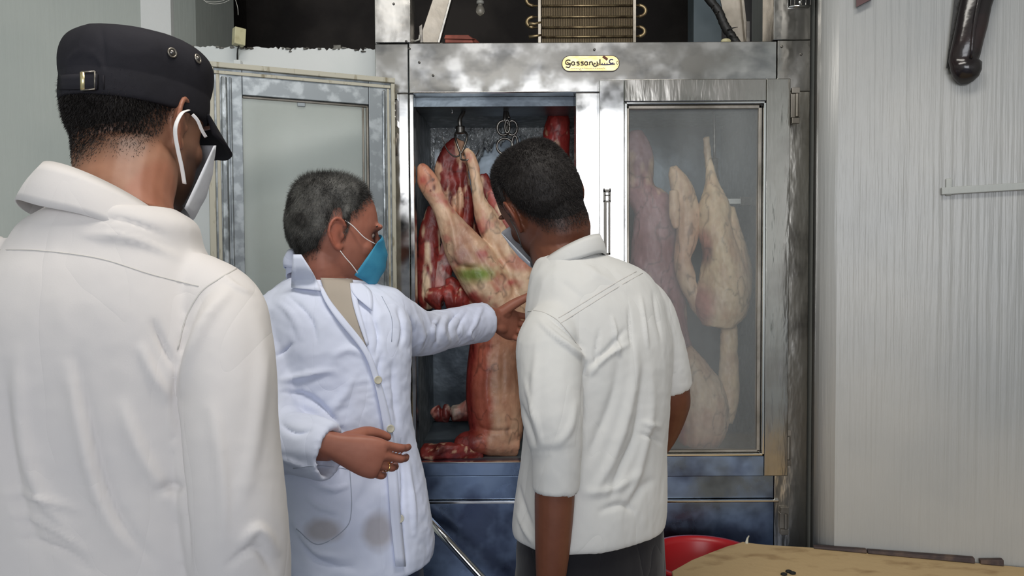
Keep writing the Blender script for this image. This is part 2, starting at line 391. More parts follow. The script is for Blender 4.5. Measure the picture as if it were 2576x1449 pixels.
# right wall: combed plaster face, turned about 27 degrees, with a rounded corner returning to the cabinet
dr = Vector((wB.x-wA.x, wB.y-wA.y)).normalized(); far = Vector((wA.x, wA.y)) + dr*1.15
cxr = CX(2034)
arc = []
pA = Vector((wA.x, wA.y)); pC = Vector((cxr + .012, 2.235))
ctrl = Vector((P(2024, 700, 2.13).x, 2.135))
for i in range(13):
    t = i/12; q = pC*(1-t)**2 + ctrl*2*t*(1-t) + pA*t*t; arc.append((q.x, q.y))
bk_ = Vector((-dr.y, dr.x)); bk_ = bk_ if bk_.y > 0 else -bk_
poly = [(cxr+.012, 2.30)] + arc + [(far.x, far.y), (far.x+bk_.x*.1, far.y+bk_.y*.1), (arc[-1][0]+bk_.x*.1, arc[-1][1]+bk_.y*.1), (cxr+.10, 2.30)]
struct('wall_right_side', MB().box((far.x, -3.5, 0), (far.x+.12, far.y+.05, CEIL)), M['wall'])
struct('wall_right_return', MB().box((cxr+.012, 2.301, 0), (cxr+.09, 2.9, CEIL)), M['wall'])
o = struct('wall_right', prism(poly, 0, CEIL), M['wall_comb'], True)
sm = o.data
for p in sm.polygons: p.use_smooth = False
bm = bmesh.new(); bm.from_mesh(sm)
for f in bm.faces:
    c = f.calc_center_median()
    if abs(f.normal.z) < .5 and 2.05 < c.y < 2.3 and c.x < wA.x+.02: f.smooth = True
bm.to_mesh(sm); bm.free()
# left wall: grey-green face turned to the room, white strip, return
lA = P(435, 300, 2.50); lB = P(361, 300, 2.44); lC = P(-60, 300, 2.1)
dl = Vector((lC.x-lB.x, lC.y-lB.y)).normalized(); lf = Vector((lB.x, lB.y)) + dl*.7
struct('wall_left', prism([(lB.x, lB.y), (lB.x-.03, lB.y+.1), (lf.x-.03, lf.y+.1), (lf.x, lf.y)], 0, CEIL), M['wall_green'])
struct('wall_left_side', MB().box((lf.x-.12, -3.5, 0), (lf.x, lf.y+.03, CEIL)), M['wall_green'])
struct('trim_1', prism([(lB.x, lB.y-.004), (lB.x, 2.99), (lA.x, 2.99), (lA.x, lA.y)], 0, CEIL), M['plaster'])
lD = P(516, 60, 2.70)
struct('wall_return', prism([(lA.x+.001, lA.y+.02), (lA.x+.001, 2.98), (lD.x, 2.98), (lD.x, 2.62)], 0, CEIL), M['wall_green'])
# half-height white partition behind the open door, ragged top edge
x0, x1 = lD.x-.02, CX(952)
N_ = 90; top = []
for i in range(N_+1):
    x = x0 + (x1-x0)*i/N_; t = i/N_
    z = P(515, 115, 2.42).z*(1-t) + P(950, 124, 2.42).z*t
    z += .002*math.sin(i*.7) + .0015*math.sin(i*2.9) + random.uniform(-.001, .001) - (.007 if random.random() < .08 else 0)
    top.append((x, z))
V = []; F = []
for x, z in top: V += [(x, 2.42, 0), (x, 2.42, z), (x, 2.42+.004, z+.001), (x, 2.52, z+.004), (x, 2.52, 0)]
for i in range(N_):
    a = i*5
    for k in range(4): F.append((a+k, a+k+1, a+6+k, a+5+k))
F += [(0, 1, 2, 3, 4), tuple(N_*5+k for k in (4, 3, 2, 1, 0))]
struct('wall_back', MB().add(V, F), M['plaster'])
mbx = MB()
for i in range(26):                                           # chipped raw edge along the top
    x, z = top[random.randrange(3, N_-2)]
    mbx.ell((x, 2.44, z-.002), (.005+.012*random.random(), .03, .0035+.003*random.random()), nu=7, nv=5)
mbx.box((P(838, 118, 2.42).x, 2.425, P(838, 124, 2.42).z), (P(856, 118, 2.42).x, 2.45, P(838, 112, 2.42).z))
struct('trim_2', mbx, M['plaster_raw'])
# unlit store beyond
struct('wall_rear', MB().box((-2.6, 4.4, 0), (2.6, 4.5, CEIL+.9)), M['store_shade'])
struct('wall_store_left', MB().box((-1.62, 2.99, 0), (-1.52, 4.4, CEIL+.9)), M['store_shade'])
struct('wall_store_right', MB().box((1.5, 2.92, 0), (1.6, 4.4, CEIL+.9)), M['store_shade'])
struct('ceiling_store', MB().box((-2.6, 2.75, CEIL+.1), (2.6, 4.5, CEIL+.2)), M['store_shade'])
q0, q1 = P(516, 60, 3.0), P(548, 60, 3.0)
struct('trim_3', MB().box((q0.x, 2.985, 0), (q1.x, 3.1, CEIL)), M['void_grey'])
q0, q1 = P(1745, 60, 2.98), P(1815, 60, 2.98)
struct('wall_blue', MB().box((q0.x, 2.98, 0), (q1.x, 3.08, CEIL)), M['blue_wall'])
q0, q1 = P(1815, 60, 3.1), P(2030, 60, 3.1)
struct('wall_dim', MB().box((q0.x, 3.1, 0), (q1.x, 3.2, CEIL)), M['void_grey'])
# street side wall with its doorway, behind the camera
struct('wall_front', MB().box((-2.6, -3.7, 0), (-1.27, -3.5, CEIL)).box((1.23, -3.7, 0), (2.6, -3.5, CEIL)).box((-1.27, -3.7, 3.06), (1.23, -3.5, CEIL)), M['wall'])
# painted-over rail on the right wall
def onwall(px, py, off=.0):
    """point on the right wall face"""
    d = (P(px, py, 1) - CAMLOC); n = Vector((-dr.y, dr.x, 0)); n = n if n.y < 0 else -n
    A = Vector((wA.x, wA.y, 0)) + n*off; t = (A-CAMLOC).dot(n)/d.dot(n); return CAMLOC + d*t
WN = Vector((-dr.y, dr.x, 0)); WN = WN if WN.y < 0 else -WN
WD = Vector((dr.x, dr.y, 0))
def wallM(p): return Matrix(((WD.x, WN.x, 0, p.x), (WD.y, WN.y, 0, p.y), (0, 0, 1, p.z), (0, 0, 0, 1)))
t = thing('wall_rail', 'grey painted-over metal rail fixed along the right wall', 'rail', onwall(2450, 480))
p = onwall(2366, 488)
mb = MB(); mb.box((-.0, -.004, -.003), (.42, .014, .016), wallM(p) @ Matrix.Rotation(R(-2.2), 4, 'Y'))
mb.build('rail', M['wall'], t, smooth=False, bevel=.002)
p = onwall(2386, 455); MB().box((-.008, -.004, -.04), (.008, .008, .006), wallM(p)).build('bracket', M['wall'], t, bevel=.003)

# ------------------------------------------------------------------ the cold cabinet
cab = thing('cold_cabinet', 'tall stainless steel butcher cold cabinet with glazed doors', 'fridge', (CX(1490), CY+.35, 0))
def pbox(name, px0, px1, py0, py1, y0, y1, m, parent=cab, bevel=.002, label=None):
    mb = MB().box((CX(px0), y0, CZ(py1)), (CX(px1), y1, CZ(py0)))
    return mb.build(name, m, parent, label, smooth=False, bevel=bevel)
G = 1.2                                                       # hairline joints
zt = CZ(-260)
TOPP = -230
pbox('upper_post', 950, 1039, TOPP, 105, CY-.002, CY+.10, M['steel'])
pbox('upper_post', 1941, 2034, TOPP, 103, CY-.002, CY+.10, M['steel'])
pbox('corner_plate', 950, 1032, 108, 232, CY-.001, CY+.06, M['steel_flat'])
pbox('header_panel', 1034, 1950, 106, 231, CY, CY+.06, M['steel_flat'])
pbox('corner_plate', 1952, 2034, 104, 232, CY-.001, CY+.06, M['steel'])
pbox('left_post', 952, 1031.5, 233, 2300, CY, CY+.06, M['steel_flat'])
pbox('left_stile', 1033, 1044, 233, 2300, CY+.006, CY+.06, M['steel_flat'])
pbox('centre_post', 1449, 1512, 233, 1163, CY, CY+.05, M['steel_flat'])
M['steel_dent'] = mat('steel_dented', (.72, .69, .63, 1), .26, 1, noise=(8, (.42, .40, .37, 1), I3, .5, .66), bump=[(5, .45, .02, (2, 1, .7)), (16, .15, .005, I3)])
pbox('right_post', 1952, 2034, 233, 2300, CY, CY+.06, M['steel_dent'])
pbox('header_rim', 1034, 1512, 229.5, 233, CY-.004, CY+.01, M['chrome'])
pbox('sill_rail', 1045, 1951, 1162, 1196, CY-.001, CY+.05, M['steel_reflect_tint'])
pbox('sill_rim', 1045, 1951, 1159.5, 1163, CY-.005, CY+.012, M['chrome'])
pbox('sill_panel', 1045, 1951, 1197, 1256, CY+.004, CY+.05, M['steel_reflect_tint'])
pbox('base_rim', 1045, 1962, 1257, 1264, CY-.010, CY+.03, M['steel_flat'])
pbox('base_panel', 1045, 1951, 1265, 2230, CY, CY+.05, M['steel_reflect_tint'])
# carcass of the cabinet
zb, ztp, xl, xr = CZ(1163), CZ(231), CX(1040), CX(1952)
yB = CY+.62
MB().box((CX(952), CY+.06, 0), (CX(1034), yB+.05, CZ(106))).build('side_wall', M['galv'], cab, smooth=False)
MB().box((CX(1952), CY+.06, 0), (CX(2034), yB+.05, CZ(106))).build('side_wall', M['galv'], cab, smooth=False)
MB().box((CX(1034), yB, zb), (CX(1952), yB+.05, CZ(106))).build('back_wall', M['inner'], cab, smooth=False)
MB().box((CX(1034), CY+.06, ztp-.0), (CX(1952), yB, CZ(110))).build('top_deck', M['galv'], cab, smooth=False)
MB().box((CX(1034), CY+.06, zb-.06), (CX(1952), yB, zb-.003)).build('inner_floor', M['inner'], cab, smooth=False)
MB().box((CX(1034), CY+.061, CZ(256)), (CX(1449), CY+.075, CZ(232))).build('inner_lip', M['inner'], cab, smooth=False)
MB().box((CX(1046), yB-.022, CZ(560)), (CX(1062), yB-.001, CZ(300))).build('liner_batten', M['galv'], cab, smooth=False)
# crumpled foil on the rear wall, with a ragged lower edge
nx, nz_ = 110, 46; V = []; F = []
fx0, fx1 = CX(1000), CX(1560); ztop = CZ(150)
for j in range(nz_+1):
    for i in range(nx+1):
        u = i/nx; x = fx0 + (fx1-fx0)*u
        arcb = .31 if u < .12 else .31 - .17*math.exp(-((u-.52)/.25)**2)
        zlow = ztop - arcb - .012*math.sin(i*.9) - .01*math.sin(i*2.3)
        z = ztop + (zlow-ztop)*j/nz_
        V.append((x, yB-.012-.012*random.random() - (.01 if j == nz_ else 0), z))
for j in range(nz_):
    for i in range(nx): a = j*(nx+1)+i; F.append((a, a+1, a+nx+2, a+nx+1))
fo = link('foil_lining', mesh_from(V, F, smooth=False), M['foil'], cab)
# top rail inside and the hanging bar behind the glass
MB().tube([(CX(1036), CY+.2, CZ(222)), (CX(1950), CY+.2, CZ(222))], .012, 12).build('hanging_rail', M['galv'], cab)
MB().box((CX(1036), CY+.12, CZ(246)), (CX(1449), CY+.28, CZ(232))).build('rail_bracket', M['inner'], cab, smooth=False)
# closed right door
yd = CY-.035
dr_door = bpy.data.objects.new('door', None); COL.objects.link(dr_door); dr_door.parent = cab; dr_door['label'] = 'closed glazed door on the right'
def dsub(name, *a, **k): return pbox(name, *a, parent=dr_door, **k)
dsub('stile', 1505, 1566, 208, 1192, yd, CY-.001, M['steel_flat'])
dsub('stile', 1916, 1975, 207, 1192, yd, CY-.001, M['steel_warp'])
dsub('rail', 1566.5, 1915.5, 207, 262, yd, CY-.001, M['steel_warp'])
dsub('rail', 1566.5, 1915.5, 1142, 1192, yd, CY-.001, M['steel_reflect_tint'])
for a in ((1567, 1573, 263, 1141), (1909, 1915, 263, 1141), (1567, 1915, 263, 269), (1567, 1915, 1135, 1141)):
    dsub('glazing_bead', *a, yd-.003, CY-.004, M['chrome'], bevel=.0015)
for a in ((1573, 1580, 270, 1134), (1899, 1908, 270, 1134), (1573, 1908, 270, 279), (1573, 1908, 1128, 1134)):
    dsub('inner_bead', *a, yd+.010, CY-.004, M['dull'])
dsub('pane', 1570, 1912, 266, 1138, yd+.016, yd+.020, M['glass_fog'], bevel=0)
# slotted latch plate
lt = MB(); lx = lambda px: P(px, 500, yd).x; lz = lambda py: P(1527, py, yd).z
for (a, b, c, d) in ((1518, 1520.5, 474, 508), (1533, 1536, 474, 508), (1518, 1536, 477, 484), (1518, 1536, 505, 509), (1520.5, 1523.5, 482, 507), (1530.5, 1533.5, 482, 507),
                     (1520.5, 1533.5, 490.5, 493), (1519, 1525.5, 509, 640), (1530.5, 1535, 509, 640), (1519, 1535, 636, 642)):
    lt.box((lx(a), yd-.007, lz(d)), (lx(b), yd-.001, lz(c)))
lt.build('latch', mat('latch_grey', srgb(118, 114, 108), .5, .2), dr_door, smooth=False)
def hinge(px, py0, py1, y, parent, m=M['dull']):
    mb = MB(); h = py1-py0
    mb.box((CX(px-9), y-.012, CZ(py0+14)), (CX(px+10), y, CZ(py0)))
    mb.box((CX(px-9), y-.012, CZ(py1)), (CX(px+10), y, CZ(py1-14)))
    mb.box((CX(px-11), y-.008, CZ(py1-15)), (CX(px+12), y, CZ(py0+15)))
    mb.tube([(CX(px+3), y-.012, CZ(py1-16)), (CX(px+3), y-.012, CZ(py0+16))], .006, 10)
    return mb.build('hinge', m, parent, smooth=False, bevel=.0012)
hinge(1988, 229, 318, yd+.012, cab); hinge(1975, 1080, 1168, yd+.018, cab); hinge(1975, 1276, 1345, CY-.001, cab)
# vent socket on the upper right post
vt = MB().box((CX(1979), CY-.010, CZ(20)), (CX(2030), CY-.002, CZ(-60)))
vt.build('vent', M['dark'], cab, smooth=False)
v2 = MB()
for a in (1979, 1989, 2006, 2017, 2028): v2.box((CX(a), CY-.014, CZ(20)), (CX(a+2), CY-.002, CZ(-60)))
v2.box((CX(1979), CY-.014, CZ(22)), (CX(2030), CY-.002, CZ(19))); v2.ell((CX(2003), CY-.014, CZ(12)), (.006, .004, .006))
v2.build('vent_grille', M['chrome'], cab)
for px, py in ((1996, 12), (1060, 155), (1094, 188), (1496, 125), (998, 8), (1028, 102), (1036, 120), (1962, 120),  (2010, 140)):
    MB().ell((CX(px), CY-.003, CZ(py)), (.0038, .003, .0038), nu=8, nv=6).build('screw', M['iron'], cab)
# brass nameplate
npl = bpy.data.objects.new('nameplate', None); COL.objects.link(npl); npl.parent = cab; npl['label'] = 'oval brass nameplate with dark lettering'
def stadium(px0, px1, py0, py1, y0, y1, mb):
    r = (CZ(py0)-CZ(py1))/2; cz = (CZ(py0)+CZ(py1))/2; xa, xb = CX(px0)+r, CX(px1)-r; n = 16
    pts = [(xb+r*math.sin(math.pi*i/n), cz+r*math.cos(math.pi*i/n)) for i in range(n+1)] + [(xa-r*math.sin(math.pi*i/n), cz-r*math.cos(math.pi*i/n)) for i in range(n+1)]
    return mb.loft([[Vector((x, y0, z)) for x, z in pts], [Vector((x, y1, z)) for x, z in pts]])
stadium(1414, 1559, 140, 181, CY-.0030, CY, MB()).build('rim', M['ink'], npl, smooth=False)
stadium(1416, 1557, 142, 179, CY-.0042, CY-.001, MB()).build('plate', M['brass'], npl, smooth=False)
yl = CY-.0046
def stroke(mb, pts, wpx, n=6, sub=4): mb.tube([(CX(a), yl, CZ(b)) for a, b in spl(pts, sub)], wpx*CY/FPX/2, n, flat=((0, 1, 0), .35)); return mb
def crop(x, y): return (1380 + x*220/2576, 120 + y*80/937)
tx = MB()
T = lambda L, wd=3.2, sub=4: stroke(tx, [crop(a, b) for a, b in L], wd, sub=sub)
T([(655, 385), (590, 370), (530, 400), (520, 470), (560, 500), (630, 500), (660, 460)]); T([(560, 435), (610, 470), (650, 480), (640, 560), (600, 590), (520, 570)])   # G
for ax in (690, 1070):                                                     # a
    T([(ax+75, 425), (ax+20, 430), (ax, 480), (ax+25, 520), (ax+70, 510), (ax+85, 440)]); T([(ax+85, 425), (ax+82, 490), (ax+105, 520)])
for sx in (835, 955):                                                      # s
    T([(sx+85, 430), (sx+20, 430), (sx+15, 455), (sx+70, 480), (sx+70, 515), (sx, 520)])
T([(1215, 425), (1215, 525)], sub=1); T([(1215, 455), (1250, 428), (1290, 440), (1300, 525)])         # n
T([(1310, 480), (1330, 540), (1380, 560), (1430, 535), (1440, 480), (1430, 420)]); tx.ell((CX(crop(1365, 480)[0]), yl, CZ(crop(1365, 480)[1])), (.0028, .001, .0028))   # noon
T([(1515, 355), (1515, 525)], 3.6, 1)                                      # alef
tx.build('lettering', M['ink'], npl)
tx = MB()
T([(1540, 505), (1640, 515), (1760, 510), (1850, 500), (1950, 495)]); T([(1580, 505), (1580, 460)], 2.4, 1); T([(1650, 505), (1650, 460)], 2.4, 1); T([(1720, 505), (1725, 455)], 2.4, 1)   # seen
T([(1900, 370), (1830, 360), (1790, 410), (1810, 460), (1870, 480), (1900, 450)])                      # ghain
tx.build('lettering', M['ink_blue'], npl)
tx = MB()
T([(1600, 270), (1650, 300), (1700, 340), (1730, 370)], 7); tx.build('rust_spot', M['rust'], npl)
tx = MB()
for i in range(16):
    a = 680+i*62; T([(a, 612+8*math.sin(i*2)), (a+25, 620-12*math.sin(i*1.3)), (a+48, 622)], 1.1)
T([(940, 620), (930, 660), (980, 665)], 1.2)
tx.build('small_lettering', M['brass_old'], npl)
for cx, cy in ((1450, 505), (2025, 460)):
    tx = MB(); T([(cx+28*math.cos(a), cy+40*math.sin(a)) for a in [k*.7 for k in range(10)]], 1.4); tx.build('rivet', M['ink'], npl)

# open left door, swung back past the hinge towards the camera
hx = CX(992); hingeP = Vector((hx, CY-.015, 0)); tipP = P(528, 400, 2.085); tipP = Vector((tipP.x, tipP.y, 0))
dv = (tipP-hingeP); DW = dv.length; dv.normalize(); dn = Vector((-dv.y, dv.x, 0)); dn = dn if dn.y < 0 else -dn   # dn points to camera
zT, zB_ = P(985, 209, CY-.015).z, CZ(1192)
DM = Matrix(((dv.x, dn.x, 0, hingeP.x), (dv.y, dn.y, 0, hingeP.y), (0, 0, 1, 0), (0, 0, 0, 1)))
# local: x from hinge (0) to tip (DW), y towards camera (0 = rear face), z
od = bpy.data.objects.new('door', None); COL.objects.link(od); od.parent = cab; od['label'] = 'open glazed door swung out on the left'
def ob(name, a, b, m, bevel=.0015): return MB().box(a, b, DM).build(name, m, od, smooth=False, bevel=bevel)
ww = .042                                                     # outer gasket channel
for nm, a, b in (('stile', (0, .0, zB_), (.075, .028, zT)), ('stile', (DW-.085, .0, zB_), (DW, .028, zT)),
                 ('rail', (.0755, .0, zT-.075), (DW-.0855, .028, zT)), ('rail', (.0755, .0, zB_), (DW-.0855, .028, zB_+.075))):
    ob(nm, a, b, M['galv'])
# cream gasket and ledges around the rim
e = .0
for a, b in (((-.001, .004, zT-.008), (DW+.004, .040, zT+.006)), ((DW-.012, .004, zB_), (DW+.004, .040, zT-.009)), ((-.001, .004, zB_), (.010, .036, zT-.009)),
             ((.011, .028, zT-.024), (DW-.013, .033, zT-.015)), ((DW-.027, .028, zB_), (DW-.018, .033, zT-.025)), ((.015, .028, zB_), (.022, .032, zT-.025))):
    ob('gasket', a, b, M['gasket'])
ob('edge_channel', (DW-.046, .028, zB_+.03), (DW-.030, .036, zT-.030), M['galv_edge'], .004)
ob('edge_channel', (DW-.058, .028, zB_+.03), (DW-.051, .034, zT-.030), M['galv'], .003)
ob('edge_channel', (.026, .028, zB_+.03), (.036, .034, zT-.030), M['galv_edge'], .003)
# recessed glazing reveal
for a, b in (((.076, .012, zT-.082), (DW-.086, .020, zT-.0755)), ((.076, .010, zB_+.08), (.082, .026, zT-.083)), ((.088, .010, zB_+.08), (.093, .020, zT-.083))):
    ob('glazing_bead', a, b, M['dull'])
ob('pane', (.074, .008, zB_+.074), (DW-.084, .012, zT-.074), M['glass_open'], 0)
ob('stopper', (DW*.50, .012, zT-.093), (DW*.50+.022, .018, zT-.082), M['galv'])
# hinge pieces of the open door
for a, b, y in ((234, 249, .016), (302, 317, .016)): MB().box((CX(991), CY-y, CZ(b)), (CX(1006), CY-.0005, CZ(a))).build('hinge_cap', M['chrome'], cab, smooth=False, bevel=.001)
MB().box((CX(990), CY-.006, CZ(301)), (CX(1005), CY-.0005, CZ(250))).build('hinge_plate', M['iron'], cab, smooth=False)
for py in (259, 277, 293): MB().ell((CX(998), CY-.007, CZ(py)), (.0048, .003, .0048), nu=10, nv=6).build('hinge_screw', M['chrome'], cab)
MB().tube([(CX(994), CY-.012, CZ(390)), (CX(994), CY-.012, CZ(331))], .006, 12).tube([(CX(1001), CY-.010, CZ(388)), (CX(1001), CY-.010, CZ(333))], .005, 12).box((CX(985), CY-.02, CZ(388)), (CX(990), CY-.001, CZ(331))).build('hinge_knuckle', M['dull'], cab)

# leaning steel pipe low in front of the cabinet
t = thing('steel_pipe', 'polished steel tube leaning diagonally across the cabinet base', 'pipe', P(1210, 1449, 2.2))
MB().tube([P(1036, 1262, 2.27), P(1130, 1364, 2.23), P(1240, 1483, 2.19), P(1560, 1830, 2.08)], .0125, 14).build('tube', M['chrome'], t)

# ------------------------------------------------------------------ machinery above the cabinet
zt = CZ(105)
cu = thing('condenser_coil', 'brown finned condenser coil standing on top of the cabinet', 'condenser', (P(1475, 100, 2.5).x, 2.56, zt))
yc = 2.50
def ZX(px, d=yc): return P(px, 50, d).x
def ZZ(py, d=yc): return P(1475, py, d).z
fin = MB()
for i in range(86):
    x = ZX(1364) + (ZX(1590)-ZX(1364))*i/85; fin.box((x-.0005, yc, zt+.004), (x+.0005, yc+.1, ZZ(-160)))
fb = fin.build('fins', M['fin'], cu, smooth=False); fb['kind'] = 'stuff'
for a, b in ((1353, 1361), (1591, 1599)):
    MB().box((ZX(a), yc-.012, zt+.001), (ZX(b), yc+.11, ZZ(-165))).build('end_plate', M['dull'], cu, smooth=False, bevel=.001)
for py in (93, 69, 43, 15, -12, -40, -68, -96):
    MB().tube([(ZX(1340), yc-.003, ZZ(py)), (ZX(1612), yc-.003, ZZ(py))], .0036, 8).build('tube', M['copper'], cu)
def ub(px, py0, py1, s):
    mb = MB(); x = ZX(px); z0, z1 = ZZ(py0), ZZ(py1); r = abs(z1-z0)/2; c = (z0+z1)/2
    mb.tube([(x + s*r*1.3*math.sin(math.pi*k/10), yc-.003, c + r*math.cos(math.pi*k/10)) for k in range(11)], .0065, 8).build('return_bend', M['copper'], cu)
for a, b in ((69, 43), (15, -12), (-40, -68)): ub(1342, b, a, -1)
for a, b in ((93, 69), (43, 15), (-12, -40)): ub(1606, b, a, 1)
MB().tube([(ZX(1330), yc-.01, ZZ(62)), (ZX(1345), yc-.01, ZZ(62)), (ZX(1362), yc-.01, ZZ(58))], [.008, .005, .004], 8).build('pipe_stub', M['copper'], cu)
MB().tube([(ZX(1330), yc-.01, ZZ(95)), (ZX(1350), yc-.01, ZZ(92)), (ZX(1362), yc-.01, ZZ(90))], [.006, .005, .004], 8).build('pipe_stub', M['copper'], cu)
def plate(name, pts, d, th, m, parent):
    V = [P(a, b, d) for a, b in pts]; V2 = [v + Vector((0, th, 0)) for v in V]; return MB().loft([V, V2]).build(name, m, parent, smooth=False, bevel=.001)
t = thing('support_bracket', 'slanting dull steel bracket left of the condenser coil', 'bracket', (P(1090, 100, 2.45).x, 2.45, zt))
plate('strut', [(1146, -60), (1108, -60), (1062, 78), (1064, 107), (1100, 107), (1114, 74)], 2.42, .006, M['dull'], t)
plate('strut', [(1152, -60), (1146, -60), (1100, 107), (1106, 107)], 2.41, .03, M['steel'], t)
MB().tube([P(1042, 104, 2.40), P(1054, 100, 2.40), P(1056, 88, 2.40)], .003, 6).build('hook', M['wire'], t)
plate('angle', [(1054, 66), (1062, 60), (1064, 107), (1056, 107)], 2.415, .02, M['iron'], t)
t = thing('sheet_metal', 'slanting brown metal panel behind the black hose', 'panel', (P(1860, 100, 2.5).x, 2.5, zt))
plate('panel', [(1800, -60), (1862, -60), (1878, 106), (1835, 106)], 2.52, .006, M['dull'], t)
plate('flange', [(1860, -60), (1866, -60), (1884, 106), (1876, 106)], 2.50, .03, M['dull'], t)
MB().box((ZX(1876), 2.49, zt+.001), (ZX(1884), 2.5, ZZ(58))).build('tab', M['iron'], t, smooth=False)
t = thing('cable_hose', 'thick black wrapped hose hanging above the cabinet', 'hose', P(1845, 102, 2.44))
hp = catmull([list(P(x, y, 2.46)) for x, y in ((1740, -60), (1786, 0), (1808, 30), (1822, 62), (1838, 88), (1856, 112))], 8)
MB().tube([Vector(v) for v in hp], [.0125+.003*random.random() for _ in hp], 10).build('hose', M['black'], t)
for (x, y, dx, dy) in ((1808, 30, -10, 6), (1830, 76, 26, -8), (1795, 14, -4, 12), (1836, 90, 20, 4)): MB().tube([P(x, y, 2.44), P(x+dx*.5, y+dy*.7, 2.43), P(x+dx, y+dy, 2.43)], [.003, .002, .0008], 6).build('loose_tape', M['black'], t)
t = thing('foam_lump', 'small beige lump beside the hose foot on the cabinet top', 'debris', P(1826, 104, 2.38)); MB().ell(P(1826, 104, 2.38), (.016, .012, .009)).build('lump', M['cream'], t)
t = thing('clay_box', 'small terracotta box lying on the cabinet top', 'box', P(1155, 104, 2.42))
MB().loft([[P(1119, 108, 2.40), P(1190, 108, 2.40), P(1208, 108, 2.47), P(1128, 108, 2.47)], [P(1119, 97, 2.40), P(1188, 99, 2.40), P(1196, 97, 2.47), P(1128, 97, 2.47)]]).build('body', M['redbox'], t, smooth=False, bevel=.003)
MB().loft([[P(1117, 97, 2.395), P(1190, 99, 2.395), P(1198, 98, 2.475), P(1126, 97, 2.475)], [P(1120, 88, 2.40), P(1178, 88, 2.40), P(1190, 96, 2.475), P(1128, 92, 2.475)]]).build('lid', M['redbox'], t, smooth=False, bevel=.002)
t = thing('light_bulb', 'unlit clear bulb hanging in the dark store', 'bulb', P(1208, 20, 3.2))
MB().ell(P(1208, 26, 3.2), (.018, .018, .022)).tube([P(1208, 18, 3.2), P(1208, 8, 3.2)], [.012, .009], 12).build('glass', M['glassy'], t)
MB().tube([P(1208, 10, 3.2), P(1208, 3, 3.2)], .016, 12).build('socket', M['wire'], t)
MB().tube([P(1208, 3, 3.2), P(1208, -120, 3.2)], .004, 6).build('cord', M['black'], t)
# cable box on the left partition
t = thing('junction_box', 'small cream junction box dangling over the white partition', 'electrical box', P(600, 95, 2.36))
jm = Matrix.Translation(P(601, 93, 2.37)) @ Matrix.Rotation(R(38), 4, 'Z') @ Matrix.Rotation(R(4), 4, 'Y')
MB().box((-.017, -.014, -.026), (.017, .014, .026), jm).build('box', M['cream'], t, smooth=False, bevel=.002)
t = thing('black_cord', 'short dark cord running from cream box to white plug', 'cord', P(597, 140, 2.4))
MB().tube([P(601, 116, 2.37), P(598, 124, 2.385), P(597, 138, 2.41), P(597, 150, 2.412)], .0025, 6).build('cord', M['black'], t)
t = thing('wall_plug', 'small white plug at the foot of the cord on the partition', 'plug', P(597, 160, 2.41))
MB().box((P(588, 160, 2.4).x, 2.395, P(597, 168, 2.4).z), (P(606, 160, 2.4).x, 2.42, P(597, 151, 2.4).z)).build('plug', M['plaster'], t, smooth=False, bevel=.003)
t = thing('loose_wires', 'thin white loose wires looping at the upper left', 'wire', P(570, 10, 2.4))
mb = MB()
for L in ([(510, -5), (520, 6), (540, 10), (565, 6), (590, -8)], [(505, -10), (515, 2), (535, 5), (560, 2), (580, -10)], [(590, -10), (594, 5), (598, 20), (599, 38)]):
    mb.tube([Vector(v) for v in catmull([list(P(a, b, 2.40)) for a, b in L], 5)], .0009, 5)
mb.build('wire', M['wire'], t)

# ------------------------------------------------------------------ right wall objects
t = thing('hanging_handle', 'long black lacquered moulded handle hanging on the right wall', 'handle', onwall(2430, 100))
def wl(L, off): return [onwall(a, b, off) for a, b in L]
rows = []
for (xa, xb, y, th) in ((2428, 2520, -70, .018), (2420, 2508, -20, .02), (2411, 2494, 20, .022), (2402, 2484, 70, .024), (2394, 2473, 110, .024), (2388, 2466, 140, .024), (2386, 2462, 152, .021), (2388, 2470, 160, .026), (2392, 2469, 178, .026), (2399, 2462, 194, .022), (2408, 2448, 206, .014), (2418, 2434, 213, .006)):
    c = onwall((xa+xb)/2, y, th+.004); hw = (onwall(xb, y)-onwall(xa, y)).length/2
    rows.append([c + WD*hw*math.cos(2*math.pi*k/18) + WN*th*math.sin(2*math.pi*k/18) for k in range(18)])
MB().loft(rows).build('grip', M['lacquer'], t)
mb = MB(); rr = []
for (x, y) in ((2478, -70), (2466, -20), (2456, 30), (2448, 80), (2444, 120), (2443, 148)): rr.append(onwall(x, y, .046+.003))
mb.tube(rr, [.006, .006, .006, .006, .006, .003], 8); mb.build('ridge', M['lacquer'], t)
MB().loft([wl([(2384, 172), (2393, 174), (2440, -60), (2414, -60)], .001), wl([(2380, 172), (2390, 172), (2434, -60), (2408, -60)], .016)]).build('back_plate', M['black'], t, smooth=False)
t = thing('red_wedge', 'dark red pointed wedge poking in at the wall top', 'wedge', onwall(2170, 0))
MB().loft([wl([(2154, -40), (2154, 18), (2192, 0), (2200, -40)], .001), wl([(2154, -40), (2154, 18), (2190, -1), (2198, -40)], .02)]).build('wedge', mat('dark_red', srgb(70, 28, 30), .4), t, smooth=False)

